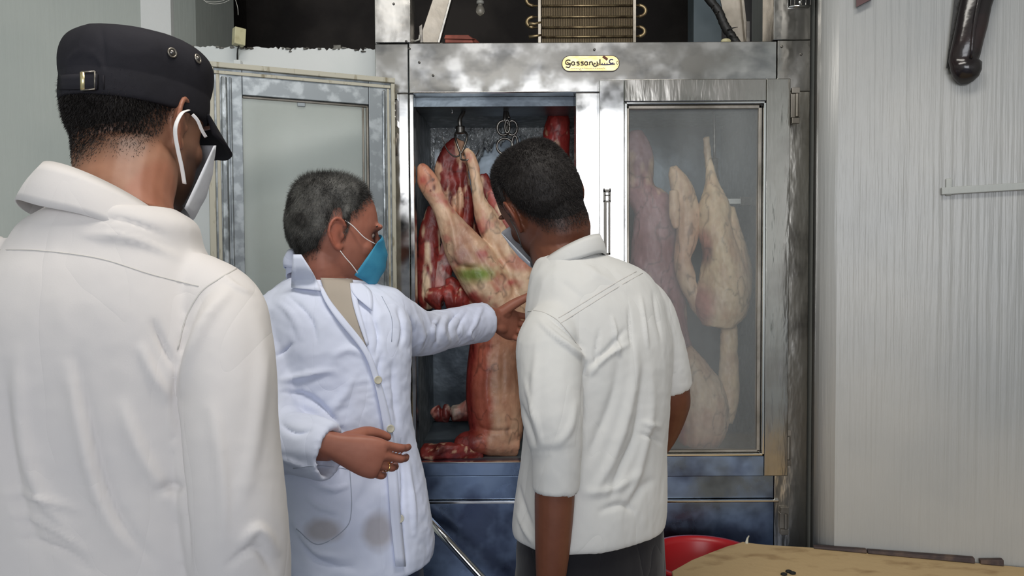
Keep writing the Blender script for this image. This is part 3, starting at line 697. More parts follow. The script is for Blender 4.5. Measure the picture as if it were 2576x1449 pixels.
# ------------------------------------------------------------------ block table at lower right
zt_ = onwall(2200, 1388).z
tb = thing('butcher_table', 'worn wooden butcher table with stained beige top against the right wall', 'table', (1.1, 1.7, 0))
def wz(px, z, off=.012):
    p = onwall(px, 1390, off); return Vector((p.x, p.y, z))
def onz(px, py, z):
    d = (P(px, py, 1)-CAMLOC); return CAMLOC + d*((z-CAMLOC.z)/d.z)
edge = [onz(a, b, zt_) for a, b in ((1850, 1368), (1868, 1362), (1900, 1367), (1945, 1371), (2000, 1374), (2060, 1378))] + [wz(2110, zt_)]
near = [Vector((far.x-.02, far.y, zt_)) + WN*.012, Vector((far.x-.1, 1.05, zt_)), Vector((onz(1850, 1368, zt_).x-.02, 1.05, zt_))]
left = [onz(a, b, zt_) for a, b in ((1690, 1436), (1740, 1408), (1790, 1388), (1830, 1373))]
near[2].x = left[0].x - .12
outl = []
for v in edge: outl.append(v)
outl += [wz(2300, zt_), wz(2576, zt_)]
for v in outl: v.z = zt_
outl += near + left
MB().loft([[v - Vector((0, 0, .05)) for v in outl], outl]).build('top', M['board'], tb, smooth=False, bevel=.003)
for x, y in ((.75, 1.2), (1.5, 1.2), (.80, 1.72), (1.35, 1.60)):
    MB().box((x-.03, y-.03, 0), (x+.03, y+.03, zt_-.051)).build('leg', M['board_dark'], tb, smooth=False, bevel=.003)
for i, (xa, xb) in enumerate(((2045, 2178), (2180, 2448), (2462, 2520))):
    t = thing('wood_strip', ['short flat dark wood strip lying nearest the cabinet along the table edge', 'long dark wood strip lying along the rear table edge', 'stubby dark wood end piece lying at the far right of the table edge'][i], 'wood strip', onwall((xa+xb)/2, 1395, .02), group=None)
    a, b = onwall(xa, 1380, .003), onwall(xb, 1380, .003); a.z = b.z = zt_+.001; h = (.009, .013, .016)[i]
    MB().loft([[a, b, b+WN*.02, a+WN*.02], [a+Vector((0, 0, h*.6)), b+Vector((0, 0, h)), b+WN*.018+Vector((0, 0, h)), a+WN*.018+Vector((0, 0, h*.6))]]).build('strip', M['board_dark'], t, smooth=False, bevel=.002)
t = thing('dark_scrap', 'tiny dark scrap lying on the stained table top', 'scrap', onz(1985, 1440, zt_))
mb = MB()
for a, b in ((1972, 1447), (1984, 1440), (1994, 1444)): mb.ell(onz(a, b, zt_)+Vector((0, 0, .003)), (.009, .007, .004), nu=8, nv=6)
mb.build('scrap', M['dark'], t)
t = thing('bone_chip', 'tiny pale bone chip standing on the table far edge', 'scrap', onz(1880, 1362, zt_))
MB().tube([onz(1878, 1368, zt_), onz(1880, 1362, zt_)+Vector((0, 0, .008)), onz(1884, 1360, zt_)+Vector((0, 0, .014))], [.005, .003, .002], 6).build('chip', M['button'], t)
# red basin below, behind the table edge
bc = P(1790, 1480, 2.05); t = thing('red_basin', 'round red plastic basin tucked beneath the wooden table edge', 'basin', (bc.x, bc.y, 0))
rb = [(1.0, 0.0), (1.0, .010), (.94, .012), (.90, -.01), (.80, -.14), (.78, -.145), (.74, -.14), (.86, -.004), (.90, .004)]
bz = P(1790, 1356, 2.2).z; bcn = Vector((P(1775, 1400, 2.05).x, 2.06, 0)); br = .165
rings = []
prof = [(0.02, -.15), (.76, -.15), (.93, -.012), (.95, -.004), (1.0, -.006), (1.0, .004), (.92, .004), (.88, -.012), (.74, -.14), (.02, -.14)]
for r_, z_ in prof: rings.append([Vector((bcn.x+br*r_*math.cos(2*math.pi*k/48), bcn.y+br*r_*math.sin(2*math.pi*k/48), bz+z_)) for k in range(48)])
MB().loft(rings).build('bowl', M['red'], t)
t2 = thing('stool', 'dark wooden stool carrying the red basin', 'stool', (bcn.x, bcn.y, 0))
MB().box((bcn.x-.13, bcn.y-.12, bz-.18), (bcn.x+.13, bcn.y+.12, bz-.151)).build('seat', M['board_dark'], t2, smooth=False, bevel=.003)
for sx in (-1, 1):
    for sy in (-1, 1): MB().box((bcn.x+sx*.1-.015, bcn.y+sy*.09-.015, 0), (bcn.x+sx*.1+.015, bcn.y+sy*.09+.015, bz-.181)).build('leg', M['board_dark'], t2, smooth=False)

# ------------------------------------------------------------------ meat and hooks
FAT = np.array(srgb(222, 196, 166)[:3]); FAT2 = np.array(srgb(206, 166, 138)[:3]); RED = np.array(srgb(156, 58, 52)[:3]); ORG = np.array(srgb(186, 84, 56)[:3])
DRK = np.array(srgb(96, 36, 34)[:3]); PINK = np.array(srgb(190, 112, 104)[:3]); GRN = np.array(srgb(120, 142, 66)[:3]); BONE = np.array(srgb(214, 190, 164)[:3])
def mixc(a, b, t): t = np.clip(t, 0, 1)[:, None]; return a*(1-t)+b*t
def meat(name, label, cat, pieces, colf, group=None, voxel=.0045, amp=.0055, scale=24, ells=(), stretch=(1, 1, .45), smooth=5, fl=()):
    """pieces: list of [(px,py,depth,radius across,radius deep),...]"""
    mb = MB()
    for pc in pieces: limb(mb, [(P(a, b, d), ra, rb) for a, b, d, ra, rb in pc], ref=(1, 0, 0), n=18, sub=4)
    for (a, b, d), r in ells: mb.ell(P(a, b, d), r)
    me = fuse(mb, voxel, smooth)
    if fl: folds(me, fl)
    crumple(me, amp, scale, stretch, len(name), False); crumple(me, amp*.28, scale*3, stretch, len(name)+5, True)
    V = getv(me); px, py = pix(V); ln = np.abs(fbm(V, 20, 61, 3, (1, 1, .45))); setcol(me, np.clip(colf(V, px, py)*(1-.45*np.exp(-(ln/.035)**2)*(fbm(V, 9, 77) > -.1))[:, None]*(1+.16*fbm(V, 50, 33, 2))[:, None], 0, 1))
    c = V.mean(0); t = thing(name, label, cat, (c[0], c[1], V[:, 2].min()), group)
    link('flesh', me, M['meat'], t); return t
def spot(px, py, cx, cy, rx, ry, soft=.35): return np.clip((1+soft-np.hypot((px-cx)/rx, (py-cy)/ry))/(2*soft), 0, 1)
def col_front(V, px, py):
    n = fbm(V, 16, 3, 3, (1, 1, .5)); C = mixc(FAT, FAT2, .5+n)
    C = mixc(C, PINK, (fbm(V, 22, 5, 3)-.08)*3*.7)
    C = mixc(C, np.array(srgb(142, 98, 92)[:3]), spot(px, py, 1160, 600, 26, 70)*.35*(1+n)+spot(px, py, 1185, 650, 46, 24)*.45)
    C = mixc(C, GRN, spot(px, py, 1186, 690, 40, 20, .6)*.95+spot(px, py, 1235, 688, 32, 14, .7)*.4)
    C = mixc(C, ORG, spot(px, py, 1072, 436, 26, 40)*.5); C = mixc(C, DRK, np.clip(spot(px, py, 1090, 452, 4, 4)+spot(px, py, 1092, 472, 4, 8)+spot(px, py, 1083, 480, 3, 3), 0, 1)*.8)
    lo = np.clip((py-790)/30, 0, 1); split = np.clip((1240+14*fbm(V, 14, 6)-px)/16, 0, 1)
    rd = mixc(np.array(srgb(172, 92, 72)[:3]), np.array(srgb(128, 46, 42)[:3]), np.clip((1205-px)/20+n, 0, 1))
    C = C*(1-lo)[:, None] + mixc(mixc(np.array([.52, .27, .17]), FAT2, .3+n), rd, split+np.clip((890-py)/120, 0, 1)*.35)*lo[:, None]
    C = mixc(C, RED, np.clip(spot(px, py, 1180, 760, 40, 22), 0, 1)*.9)
    C = mixc(C, PINK, spot(px, py, 1310, 660, 40, 22)*.6)
    return C
meat('lamb_carcass', 'large skinned lamb carcass with green stain on its thigh, hanging in the open cabinet', 'carcass',
     [[(1058, 412, 2.36, .006, .006), (1062, 422, 2.36, .018, .014), (1078, 460, 2.36, .033, .024), (1104, 510, 2.37, .028, .026), (1128, 556, 2.38, .038, .034), (1160, 612, 2.39, .060, .05), (1200, 672, 2.40, .074, .062), (1240, 730, 2.41, .078, .066), (1290, 790, 2.42, .06, .06), (1320, 830, 2.43, .03, .03)],
      [(1172, 376, 2.44, .010, .010), (1186, 400, 2.43, .018, .015), (1196, 450, 2.43, .017, .015), (1206, 505, 2.43, .022, .02), (1222, 545, 2.43, .036, .03), (1250, 600, 2.43, .044, .036), (1285, 660, 2.42, .046, .04), (1320, 720, 2.42, .06, .05), (1345, 800, 2.43, .05, .05)],
      [(1262, 740, 2.43, .05, .05), (1255, 800, 2.43, .075, .06), (1245, 880, 2.43, .083, .065), (1242, 980, 2.43, .090, .07), (1248, 1070, 2.43, .088, .07), (1256, 1120, 2.43, .07, .06), (1262, 1140, 2.43, .03, .03)],
      [(1150, 1128, 2.38, .02, .02), (1175, 1112, 2.39, .036, .032), (1230, 1112, 2.40, .045, .04), (1300, 1120, 2.42, .04, .04)]],
     col_front, voxel=.004, amp=.003, fl=[([(1150, 560), (1200, 640), (1235, 700), (1285, 760)], 10, -.010), ([(1240, 600), (1262, 650), (1300, 690)], 8, -.008),
       ([(1110, 480), (1135, 560), (1150, 640), (1170, 720)], 7, .006), ([(1200, 520), (1215, 450), (1190, 400)], 5, .004), ([(1280, 690), (1295, 730), (1270, 770)], 8, -.007),
       ([(1130, 650), (1165, 672), (1220, 672)], 7, -.007), ([(1190, 1070), (1240, 1085), (1300, 1080)], 6, -.007), ([(1225, 880), (1222, 980), (1232, 1060)], 9, .005), ([(1262, 860), (1265, 950), (1262, 1040)], 7, -.004)])
meat('lamb_haunch', 'red skinned haunch hanging from the steel hook behind the large carcass', 'carcass',
     [[(1158, 352, 2.52, .02, .02), (1140, 385, 2.52, .040, .03), (1122, 425, 2.52, .038, .03), (1132, 480, 2.52, .05, .04), (1140, 540, 2.52, .06, .045), (1170, 620, 2.53, .06, .045), (1200, 720, 2.53, .05, .04)],
      [(1160, 392, 2.50, .016, .015), (1156, 450, 2.50, .032, .02), (1160, 520, 2.5, .04, .03), (1170, 600, 2.50, .03, .03)], [(1210, 440, 2.56, .02, .02), (1228, 500, 2.56, .04, .03), (1240, 560, 2.56, .04, .03)]],
     lambda V, px, py: mixc(mixc(mixc(np.array(srgb(138, 48, 44)[:3]), DRK, .45+1.2*fbm(V, 15, 2)), FAT2, (fbm(V, 30, 4, 3, (1, 1, .35))-.16)*9+spot(px, py, 1132, 400, 34, 46)*1.0+spot(px, py, 1147, 545, 22, 20)*.9+spot(px, py, 1100, 430, 12, 50)*.6), ORG, spot(px, py, 1147, 548, 20, 24)*.6), amp=.006, scale=30,
     fl=[([(1140, 420), (1146, 500), (1135, 560)], 8, -.012), ([(1165, 420), (1172, 500), (1160, 580)], 7, -.010), ([(1110, 450), (1112, 520), (1130, 600)], 6, .008), ([(1150, 460), (1158, 520), (1150, 600)], 5, .008)])
meat('beef_strip', 'long dark red beef strip with fat edge at the left cabinet wall', 'meat cut',
     [[(1090, 520, 2.46, .02, .015), (1082, 580, 2.46, .034, .02), (1080, 660, 2.46, .040, .025), (1080, 730, 2.46, .045, .03), (1090, 775, 2.46, .035, .03)]],
     lambda V, px, py: mixc(mixc(RED, DRK, .35+fbm(V, 15, 8)), FAT, (fbm(V, 26, 11, 3, (1, 1, .25))-.12)*7+spot(px, py, 1066, 640, 6, 110)*.9))
meat('beef_flank', 'pale grey pink flank piece hanging below the lamb thigh', 'meat cut',
     [[(1118, 600, 2.45, .008, .008), (1120, 650, 2.45, .026, .014), (1112, 700, 2.45, .028, .018), (1105, 740, 2.45, .03, .02), (1090, 765, 2.45, .02, .02)]],
     lambda V, px, py: mixc(mixc(PINK, np.array(srgb(176, 164, 160)[:3]), .6+fbm(V, 12, 4)), RED, (fbm(V, 30, 9)-.1)*5))
meat('beef_chunk', 'glossy deep red chunk just above the reaching white sleeve', 'meat cut',
     [[(1070, 740, 2.42, .02, .02), (1110, 752, 2.42, .04, .03), (1150, 748, 2.42, .04, .03), (1185, 775, 2.43, .03, .03)], [(1130, 700, 2.43, .012, .012), (1145, 730, 2.43, .03, .02), (1150, 760, 2.43, .03, .02)]],
     lambda V, px, py: mixc(mixc(RED, DRK, .3+fbm(V, 18, 5)), FAT, (fbm(V, 24, 7)-.2)*7+spot(px, py, 1075, 735, 20, 22)*.8))
meat('neck_piece', 'dark bony neck piece lying behind the trunk low at the left', 'meat cut',
     [[(1090, 1048, 2.5, .02, .018), (1108, 1040, 2.5, .03, .024), (1150, 1040, 2.5, .028, .022), (1190, 1030, 2.5, .04, .03)]],
     lambda V, px, py: mixc(mixc(np.array(srgb(150, 140, 130)[:3]), PINK, .3+fbm(V, 20, 5)), DRK, (fbm(V, 26, 7))*5+np.clip((py-1042)/12, 0, 1)+.1))
meat('meat_trimmings', 'pile of marbled red trimmings on the left of the cabinet floor', 'meat cut',
     [[(1060, 1146, 2.35, .01, .012), (1085, 1136, 2.36, .04, .022), (1130, 1138, 2.37, .04, .024), (1180, 1146, 2.38, .04, .016), (1215, 1153, 2.38, .03, .006)]],
     lambda V, px, py: mixc(mixc(RED, DRK, .5+fbm(V, 30, 5)), FAT2, (fbm(V, 55, 7)-.18)*7), amp=.006, scale=40, stretch=I3)
meat('beef_slab', 'raw red beef slab hanging high at the right of the open bay', 'meat cut',
     [[(1404, 286, 2.62, .034, .03), (1404, 310, 2.62, .042, .04), (1400, 350, 2.62, .046, .04), (1404, 400, 2.62, .04, .04), (1420, 480, 2.62, .04, .04), (1420, 560, 2.62, .03, .03)]],
     lambda V, px, py: mixc(mixc(RED, np.array(srgb(170, 52, 50)[:3]), .5+fbm(V, 15, 5)), FAT2, (fbm(V, 40, 7, 3, (1, 1, .6))-.25)*8+spot(px, py, 1428, 400, 5, 60)))
meat('beef_rib', 'pink rib piece showing beneath the white mask of the leaning man', 'meat cut',
     [[(1235, 480, 2.5, .02, .02), (1262, 540, 2.5, .05, .03), (1300, 620, 2.5, .06, .04), (1340, 700, 2.5, .06, .04), (1370, 800, 2.5, .05, .04)]],
     lambda V, px, py: mixc(mixc(PINK, RED, .55+fbm(V, 12, 5)), FAT, (fbm(V, 30, 7, 3, (1, 1, .3))-.15)*6))
YG = 2.42
meat('mutton_side', 'purplish mutton side hanging left behind the fogged glass', 'carcass',
     [[(1600, 330, YG+.1, .02, .02), (1602, 380, YG+.1, .05, .03), (1610, 480, YG+.1, .05, .04), (1650, 540, YG+.1, .075, .05), (1655, 700, YG+.1, .09, .05), (1680, 830, YG+.1, .07, .05), (1720, 930, YG+.1, .05, .04)]],
     lambda V, px, py: mixc(mixc(np.array(srgb(178, 140, 146)[:3]), np.array(srgb(140, 84, 88)[:3]), .4+fbm(V, 9, 5)), FAT, (fbm(V, 14, 7, 3, (1, 1, .4))-.15)*5))
meat('lamb_joint', 'cream fat-covered lamb leg in the middle behind the fogged glass', 'carcass',
     [[(1694, 418, YG+.03, .010, .010), (1700, 440, YG+.03, .024, .02), (1716, 480, YG+.03, .036, .03), (1732, 540, YG+.03, .040, .03), (1728, 600, YG+.03, .036, .03), (1716, 650, YG+.03, .026, .025), (1728, 700, YG+.03, .030, .025), (1750, 760, YG+.03, .022, .025), (1768, 800, YG+.03, .012, .012)], [(1694, 480, YG, .012, .01), (1696, 540, YG, .018, .012), (1700, 575, YG, .008, .008)]],
     lambda V, px, py: mixc(FAT, FAT2, .4+fbm(V, 9, 5)))
meat('fat_lamb', 'heavy cream lamb carcass with bulging rump on the right behind the fogged glass', 'carcass',
     [[(1776, 345, YG+.02, .010, .01), (1783, 400, YG+.02, .012, .01), (1790, 460, YG+.02, .020, .02), (1796, 520, YG+.02, .05, .04), (1795, 570, YG+.02, .052, .05), (1815, 640, YG+.02, .06, .06), (1820, 720, YG+.02, .085, .07), (1812, 780, YG+.02, .085, .07), (1806, 822, YG+.02, .05, .05)],
      [(1836, 520, YG+.03, .015, .02), (1850, 640, YG+.03, .04, .04), (1856, 720, YG+.02, .045, .05), (1856, 785, YG+.02, .03, .04)],
      [(1834, 800, YG+.05, .025, .02), (1834, 900, YG+.05, .030, .02), (1832, 1000, YG+.05, .035, .03), (1820, 1060, YG+.05, .03, .03)]],
     lambda V, px, py: mixc(mixc(mixc(FAT, np.array(srgb(222, 196, 158)[:3]), .5+fbm(V, 8, 5)), PINK, spot(px, py, 1760, 770, 35, 50)*.8+spot(px, py, 1770, 620, 20, 40)*.7), DRK, spot(px, py, 1780, 640, 14, 26)*.5))
meat('lamb_rack', 'pale rounded lamb piece standing low behind the fogged glass', 'carcass',
     [[(1716, 880, YG+.02, .03, .03), (1738, 930, YG+.02, .055, .05), (1765, 1000, YG+.02, .08, .06), (1765, 1070, YG+.02, .085, .06), (1750, 1125, YG+.02, .06, .05)]],
     lambda V, px, py: mixc(mixc(FAT, FAT2, .4+fbm(V, 8, 5)), RED, np.clip((1730-px)/14, 0, 1)*np.clip((py-960)/40, 0, 1)*.9+np.clip((py-1090)/30, 0, 1)*.5))
def hook(name, label, segs, r, m='iron', group=None):
    p0 = P(*segs[0][1][0]); t = thing(name, label, 'hook', p0, group)
    for nm, L, rr in segs:
        pts = [Vector(v) for v in catmull([list(P(*q)) for q in L], 6)]; n = len(pts)
        rad = [rr]*n if not isinstance(rr, tuple) else [rr[0]+(rr[1]-rr[0])*i/(n-1) for i in range(n)]
        MB().tube(pts, [q*1.25 for q in rad], 8).build(nm, M['chrome' if m == 'chrome' else 'iron'], t)
    return t
def circle(cx, cy, rx, ry, d, k=14, a0=0, a1=2*math.pi): return [(cx+rx*math.cos(a0+(a1-a0)*i/k), cy+ry*math.sin(a0+(a1-a0)*i/k), d) for i in range(k+1)]
hook('meat_hook', 'swivel steel hook with claw prongs holding the red haunch', [
    ('shank', [(1166, 250, 2.5), (1166, 280, 2.49), (1157, 300, 2.48), (1158, 325, 2.48)], (.005, .006)),
    ('swivel', [(1158, 318, 2.48), (1158, 336, 2.48)], .012),
    ('prong', [(1158, 334, 2.48), (1146, 336, 2.46), (1148, 356, 2.44), (1158, 385, 2.43), (1160, 400, 2.43), (1172, 403, 2.42), (1180, 400, 2.42)], (.0035, .002)),
    ('prong', [(1158, 334, 2.48), (1172, 334, 2.46), (1174, 350, 2.45), (1163, 380, 2.44), (1150, 394, 2.43), (1134, 388, 2.42), (1120, 368, 2.41), (1113, 346, 2.40)], (.0035, .0012)),
    ('prong', [(1172, 402, 2.48), (1192, 398, 2.47), (1200, 388, 2.46), (1206, 376, 2.45)], (.003, .001))], 0)
hook('chain_hook', 'blackened ring chain hanging behind the leaning man head', [
    ('shank', [(1271, 250, 2.5), (1272, 275, 2.5), (1270, 298, 2.49), (1271, 308, 2.49)], (.006, .005)),
    ('shank', [(1276, 250, 2.5), (1274, 275, 2.5), (1281, 298, 2.49)], (.004, .004)),
    ('ring', circle(1266, 322, 15, 18, 2.49), .0035), ('ring', circle(1288, 322, 13, 18, 2.50), .0035), ('ring', circle(1276, 318, 6, 16, 2.48), .003),
    ('ring', circle(1270, 368, 20, 20, 2.49), .0032), ('ring', circle(1295, 362, 7, 20, 2.49), .0032), ('prong', [(1268, 390, 2.49), (1252, 410, 2.48), (1248, 400, 2.47)], (.003, .001))], 0)
hook('small_hook', 'short bright hook tip glinting beside the swivel hook', [('prong', [(1137, 286, 2.5), (1139, 272, 2.5)], .003), ('shank', [(1139, 272, 2.5), (1145, 245, 2.5)], .002)], 0, 'chrome')
hook('thin_hook', 'dark hook between two legs behind the fogged glass', [('shank', [(1796, 262, 2.5), (1798, 400, 2.5)], .004), ('prong', [(1798, 400, 2.5), (1797, 430, 2.49), (1802, 455, 2.48)], .01)], 0)
t = thing('shelf_arm', 'pale short shelf arm on the inner wall behind the fogged glass', 'bracket', P(1840, 507, 2.55))
MB().box(P(1790, 513, 2.55), P(1862, 501, 2.57)).build('arm', M['plaster'], t, smooth=False, bevel=.001)
MB().box(P(1862, 517, 2.55), P(1888, 497, 2.58)).build('clamp', M['iron'], t, smooth=False, bevel=.002)

# ------------------------------------------------------------------ people
def frame(o, X, Yh, side=1):
    """columns X, Y near Yh, Z = side * X x Y"""
    X = Vector(X).normalized(); Y = Vector(Yh); Y = (Y - X*Y.dot(X)).normalized(); Z = X.cross(Y)*side
    return Matrix(((X.x, Y.x, Z.x, o.x), (X.y, Y.y, Z.y, o.y), (X.z, Y.z, Z.z, o.z), (0, 0, 0, 1)))
HP = [(.126, -.012, .012, .012), (.120, .030, -.050, .040), (.105, .062, -.076, .058), (.082, .083, -.091, .069), (.055, .093, -.099, .0755), (.028, .097, -.101, .0775),
      (.010, .094, -.099, .0765), (-.008, .091, -.094, .0745), (-.030, .091, -.082, .071), (-.052, .090, -.062, .067), (-.072, .088, -.044, .061), (-.092, .083, -.020, .051), (-.108, .076, .008, .038), (-.118, .062, .030, .020)]
def add_head(mb, H, s=1.0):
    h = MB(); rings = []
    D = catmull([list(r) for r in HP], 3)
    for z, xf, xb, w in D:
        c = (xf+xb)/2; a = (xf-xb)/2; w = max(w, .004)
        rings.append([Vector((c + a*sgnp(math.cos(2*math.pi*k/40), .92)*(1), w*sgnp(math.sin(2*math.pi*k/40), .88), z)) for k in range(40)])
    h.loft(rings)
    limb(h, [(Vector((.085, 0, .02)), .010, .006), (Vector((.096, 0, .004)), .008, .008), (Vector((.104, 0, -.016)), .011, .010), (Vector((.108, 0, -.032)), .015, .012), (Vector((.098, 0, -.042)), .014, .008)], (0, 1, 0), 14, 3)
    h.ell((.092, 0, .024), (.012, .058, .010)); h.ell((.087, 0, -.066), (.012, .024, .006)); h.ell((.085, 0, -.076), (.012, .021, .006)); h.ell((.074, 0, -.104), (.018, .024, .014))
    for sy in (-1, 1):
        h.ell((.056, sy*.043, -.028), (.024, .020, .026))
        pts = [(.006, .070, -.004), (.008, .076, .014), (.000, .083, .028), (-.014, .089, .033), (-.026, .094, .022), (-.030, .094, .002), (-.023, .090, -.016), (-.012, .084, -.030), (-.002, .078, -.033), (.004, .073, -.024)]
        h.tube([Vector((a, sy*b, c)) for a, b, c in catmull(pts, 3)], .0042, 8)
        h.ell((-.012, sy*.081, .000), (.017, .0045, .028), Matrix.Rotation(R(-16*sy), 4, 'Z').to_3x3().to_4x4())
        h.ell((-.006, sy*.079, -.028), (.008, .005, .009))
        h.ell((.002, sy*.078, -.004), (.005, .006, .008))
    h.V = [v*s for v in h.V]; h.xf(H); mb.merge(h)
def add_hand(mb, Hm, bends=((20, 25, 15),)*4, thumb=((.5, .8, -.2), (.75, .6, -.2), (.85, .45, -.2)), spread=(.10, .03, -.03, -.10)):
    h = MB(); Y = (0, 1, 0)
    limb(h, [(Vector((-.03, 0, 0)), .026, .020), (Vector((0, 0, 0)), .027, .018), (Vector((.03, 0, 0)), .034, .018), (Vector((.065, 0, 0)), .041, .016), (Vector((.088, 0, -.002)), .041, .013), (Vector((.098, 0, -.004)), .036, .009)], Y, 20, 3, ex=2.5)
    h.ell((.03, .022, -.010), (.026, .016, .013)); h.ell((.03, -.020, -.009), (.028, .014, .011))
    for i, (y, r, L) in enumerate(((.0305, .0088, (.043, .025, .020)), (.010, .0090, (.047, .029, .021)), (-.0105, .0086, (.043, .027, .020)), (-.030, .0077, (.033, .020, .018)))):
        p = Vector((.080, y*.92, .000)); a = 0; rows = [(p.copy(), r, r)]; p = Vector((.094-.006*abs(i-1), y, -.001)); rows.append((p.copy(), r*1.08, r*1.08))
        for k in range(3):
            a += R(bends[i][k]); d = Vector((math.cos(a), spread[i]*(1 if k == 0 else .5), -math.sin(a))).normalized()
            p = p + d*L[k]*.5; rows.append((p.copy(), r*(.98-.07*k), r*(.95-.08*k))); p = p + d*L[k]*.5; rows.append((p.copy(), r*(1.0-.09*k), r*(.98-.1*k)))
        p = p + d*.004; rows.append((p, r*.4, r*.35)); limb(h, rows, (0, 1, 0), 12, 3)
    p = Vector((.018, .018, -.006)); rows = [(p.copy(), .016, .015)]
    for k, (L, d) in enumerate(zip((.044, .032, .024), thumb)):
        p = p + Vector(d).normalized()*L; rows.append((p.copy(), (.0142, .0118, .0098)[k], (.0135, .0108, .0085)[k]))
    p = p + Vector(thumb[2]).normalized()*.005; rows.append((p, .004, .003)); limb(h, rows, (0, 0, 1), 12, 4)
    h.xf(Hm); mb.merge(h); a = R(bends[2][0]); q = Vector((.090, -.0105, -.001)); d = Vector((math.cos(a), spread[2], -math.sin(a))).normalized()
    return Hm @ (q+d*.026), Hm.to_3x3() @ d, Hm.to_3x3() @ Vector((0, 1, 0))
def loc(me_or_V, H):
    V = me_or_V if isinstance(me_or_V, np.ndarray) else getv(me_or_V)
    Mi = np.array(H.inverted()); return V @ Mi[:3, :3].T + Mi[:3, 3]
def hairline(az, spec): return np.interp(az, [s[0] for s in spec], [s[1] for s in spec])
def near_head(L): return (np.abs(L[:, 0]) < .13) & (np.abs(L[:, 1]) < .105) & (L[:, 2] > -.125) & (L[:, 2] < .15)
def scalp(L, spec):
    """height above the hairline for local head points"""
    az = np.degrees(np.arctan2(np.abs(L[:, 1]), L[:, 0]+.005)); return L[:, 2] - hairline(az, spec)
def hair(body, H, spec, thick, root, m, n_str, fade, length, seedn=0, top_spike=0, down=.8, maxz=9):
    V = getv(body); N = getn(body); L = loc(V, H); nh = near_head(L); h = scalp(L, spec); ear = (np.abs(L[:, 1]) > .079) & (L[:, 2] < .04) & (L[:, 0] > -.045)
    ok = nh & (h > 0) & ~ear & (L[:, 2] < maxz)
    F = [tuple(p.vertices) for p in body.polygons]; Fo = [f for f in F if all(ok[i] for i in f)]
    used = sorted({i for f in Fo for i in f}); mp = {v: k for k, v in enumerate(used)}; U = np.array(used)
    t = np.clip((h[U]-fade*.55)/fade, -.4, 1); th = thick*t + .0012*fbm(V[U], 90, 3)*np.clip(t, 0, 1) + top_spike*.4*np.clip((L[U, 2]-.07)/.05, 0, 1)*(1+fbm(V[U], 40, 9))
    Vn = V[U] + N[U]*(th-.0008)[:, None]
    me = bpy.data.meshes.new('hair'); me.from_pydata([tuple(v) for v in Vn], [], [tuple(mp[i] for i in f) for f in Fo]); me.update(); me.polygons.foreach_set('use_smooth', [True]*len(me.polygons))
    o = link('hair', me, m, root)
    # short strands that thin out towards the hairline
    Fa = np.array([f[:3] for f in F if nh[f[0]] and h[f[0]] > -.012 and not ear[f[0]] and L[f[0], 2] < maxz]); pick = Fa[rng.integers(0, len(Fa), n_str)]
    wq = rng.dirichlet((1, 1, 1), n_str)[:, :, None]; Pp = (V[pick]*wq).sum(1); Nn = (N[pick]*wq).sum(1); hh = h[pick].mean(1)
    keep = rng.random(n_str) < np.clip((hh+.010)/fade, .0, 1)**1.3; Pp = Pp[keep]; Nn = Nn[keep]; hh = hh[keep]; n = len(Pp); Lp = loc(Pp, H)
    up = np.array(H.to_3x3() @ Vector((0, 0, 1))); fw = np.array(H.to_3x3() @ Vector((1, 0, 0)))
    tpz = np.clip((Lp[:, 2]-.06)/.05, 0, 1)[:, None]
    D = Nn*(.35+.5*tpz) - up*down*(1-tpz) + fw*(.25*tpz) + rng.normal(0, .25, (n, 3)); D /= np.linalg.norm(D, axis=1)[:, None]
    ln = length*(.6+.8*rng.random(n))*(.45+.55*np.clip(hh/fade, 0, 1)) + top_spike*tpz[:, 0]*rng.random(n)
    B = Pp + Nn*(thick*np.clip((hh-fade*.55)/fade, 0, 1))[:, None]*.8
    S = np.cross(D, rng.normal(0, 1, (n, 3))); S /= np.linalg.norm(S, axis=1)[:, None]; S *= .00045
    VV = np.stack([B-S, B+S, B+D*ln[:, None]], 1).reshape(-1, 3)
    ms = bpy.data.meshes.new('strands'); ms.from_pydata(VV.tolist(), [], [(3*i, 3*i+1, 3*i+2) for i in range(n)])
    s_ = link('short_strands', ms, m, o); s_['kind'] = 'stuff'
    return o
def mask(H, m, root, zc=-.056, hc=.066, hs=.040, label=None, bulge=.0, edge=(.036, .040), ymax=.0735):
    nu, nv = 41, 15; V = []; F = []
    for j in range(nv):
        v = j/(nv-1)
        for i in range(nu):
            u = -1+2*i/(nu-1); k = math.cos(u*math.pi/2)
            ex = edge[0]+edge[1]*v; xc = .085 + .025*math.sin(math.pi*min(1, v*1.02))**.8 + .012*v + bulge
            q = 1-abs(u)**2.4; x = ex + (xc-ex)*q; y = ymax*math.sin(u*1.35)/math.sin(1.35)*(1-.16*q*(1-v)*1.4)
            hh = hs + (hc-hs)*k**.8; z = zc + .004*(1-k) + (v*2-1)*hh
            pl = .0016*math.sin(v*22)*k
            V.append(H @ Vector((x+pl, y*(.93+.07*v), z)))
    for j in range(nv-1):
        for i in range(nu-1): a = j*nu+i; F.append((a, a+1, a+nu+1, a+nu))
    o = link('face_mask', mesh_from(V, F), m, root, label); so = o.modifiers.new('thick', 'SOLIDIFY'); so.thickness = .0014; so.offset = 0
    return o
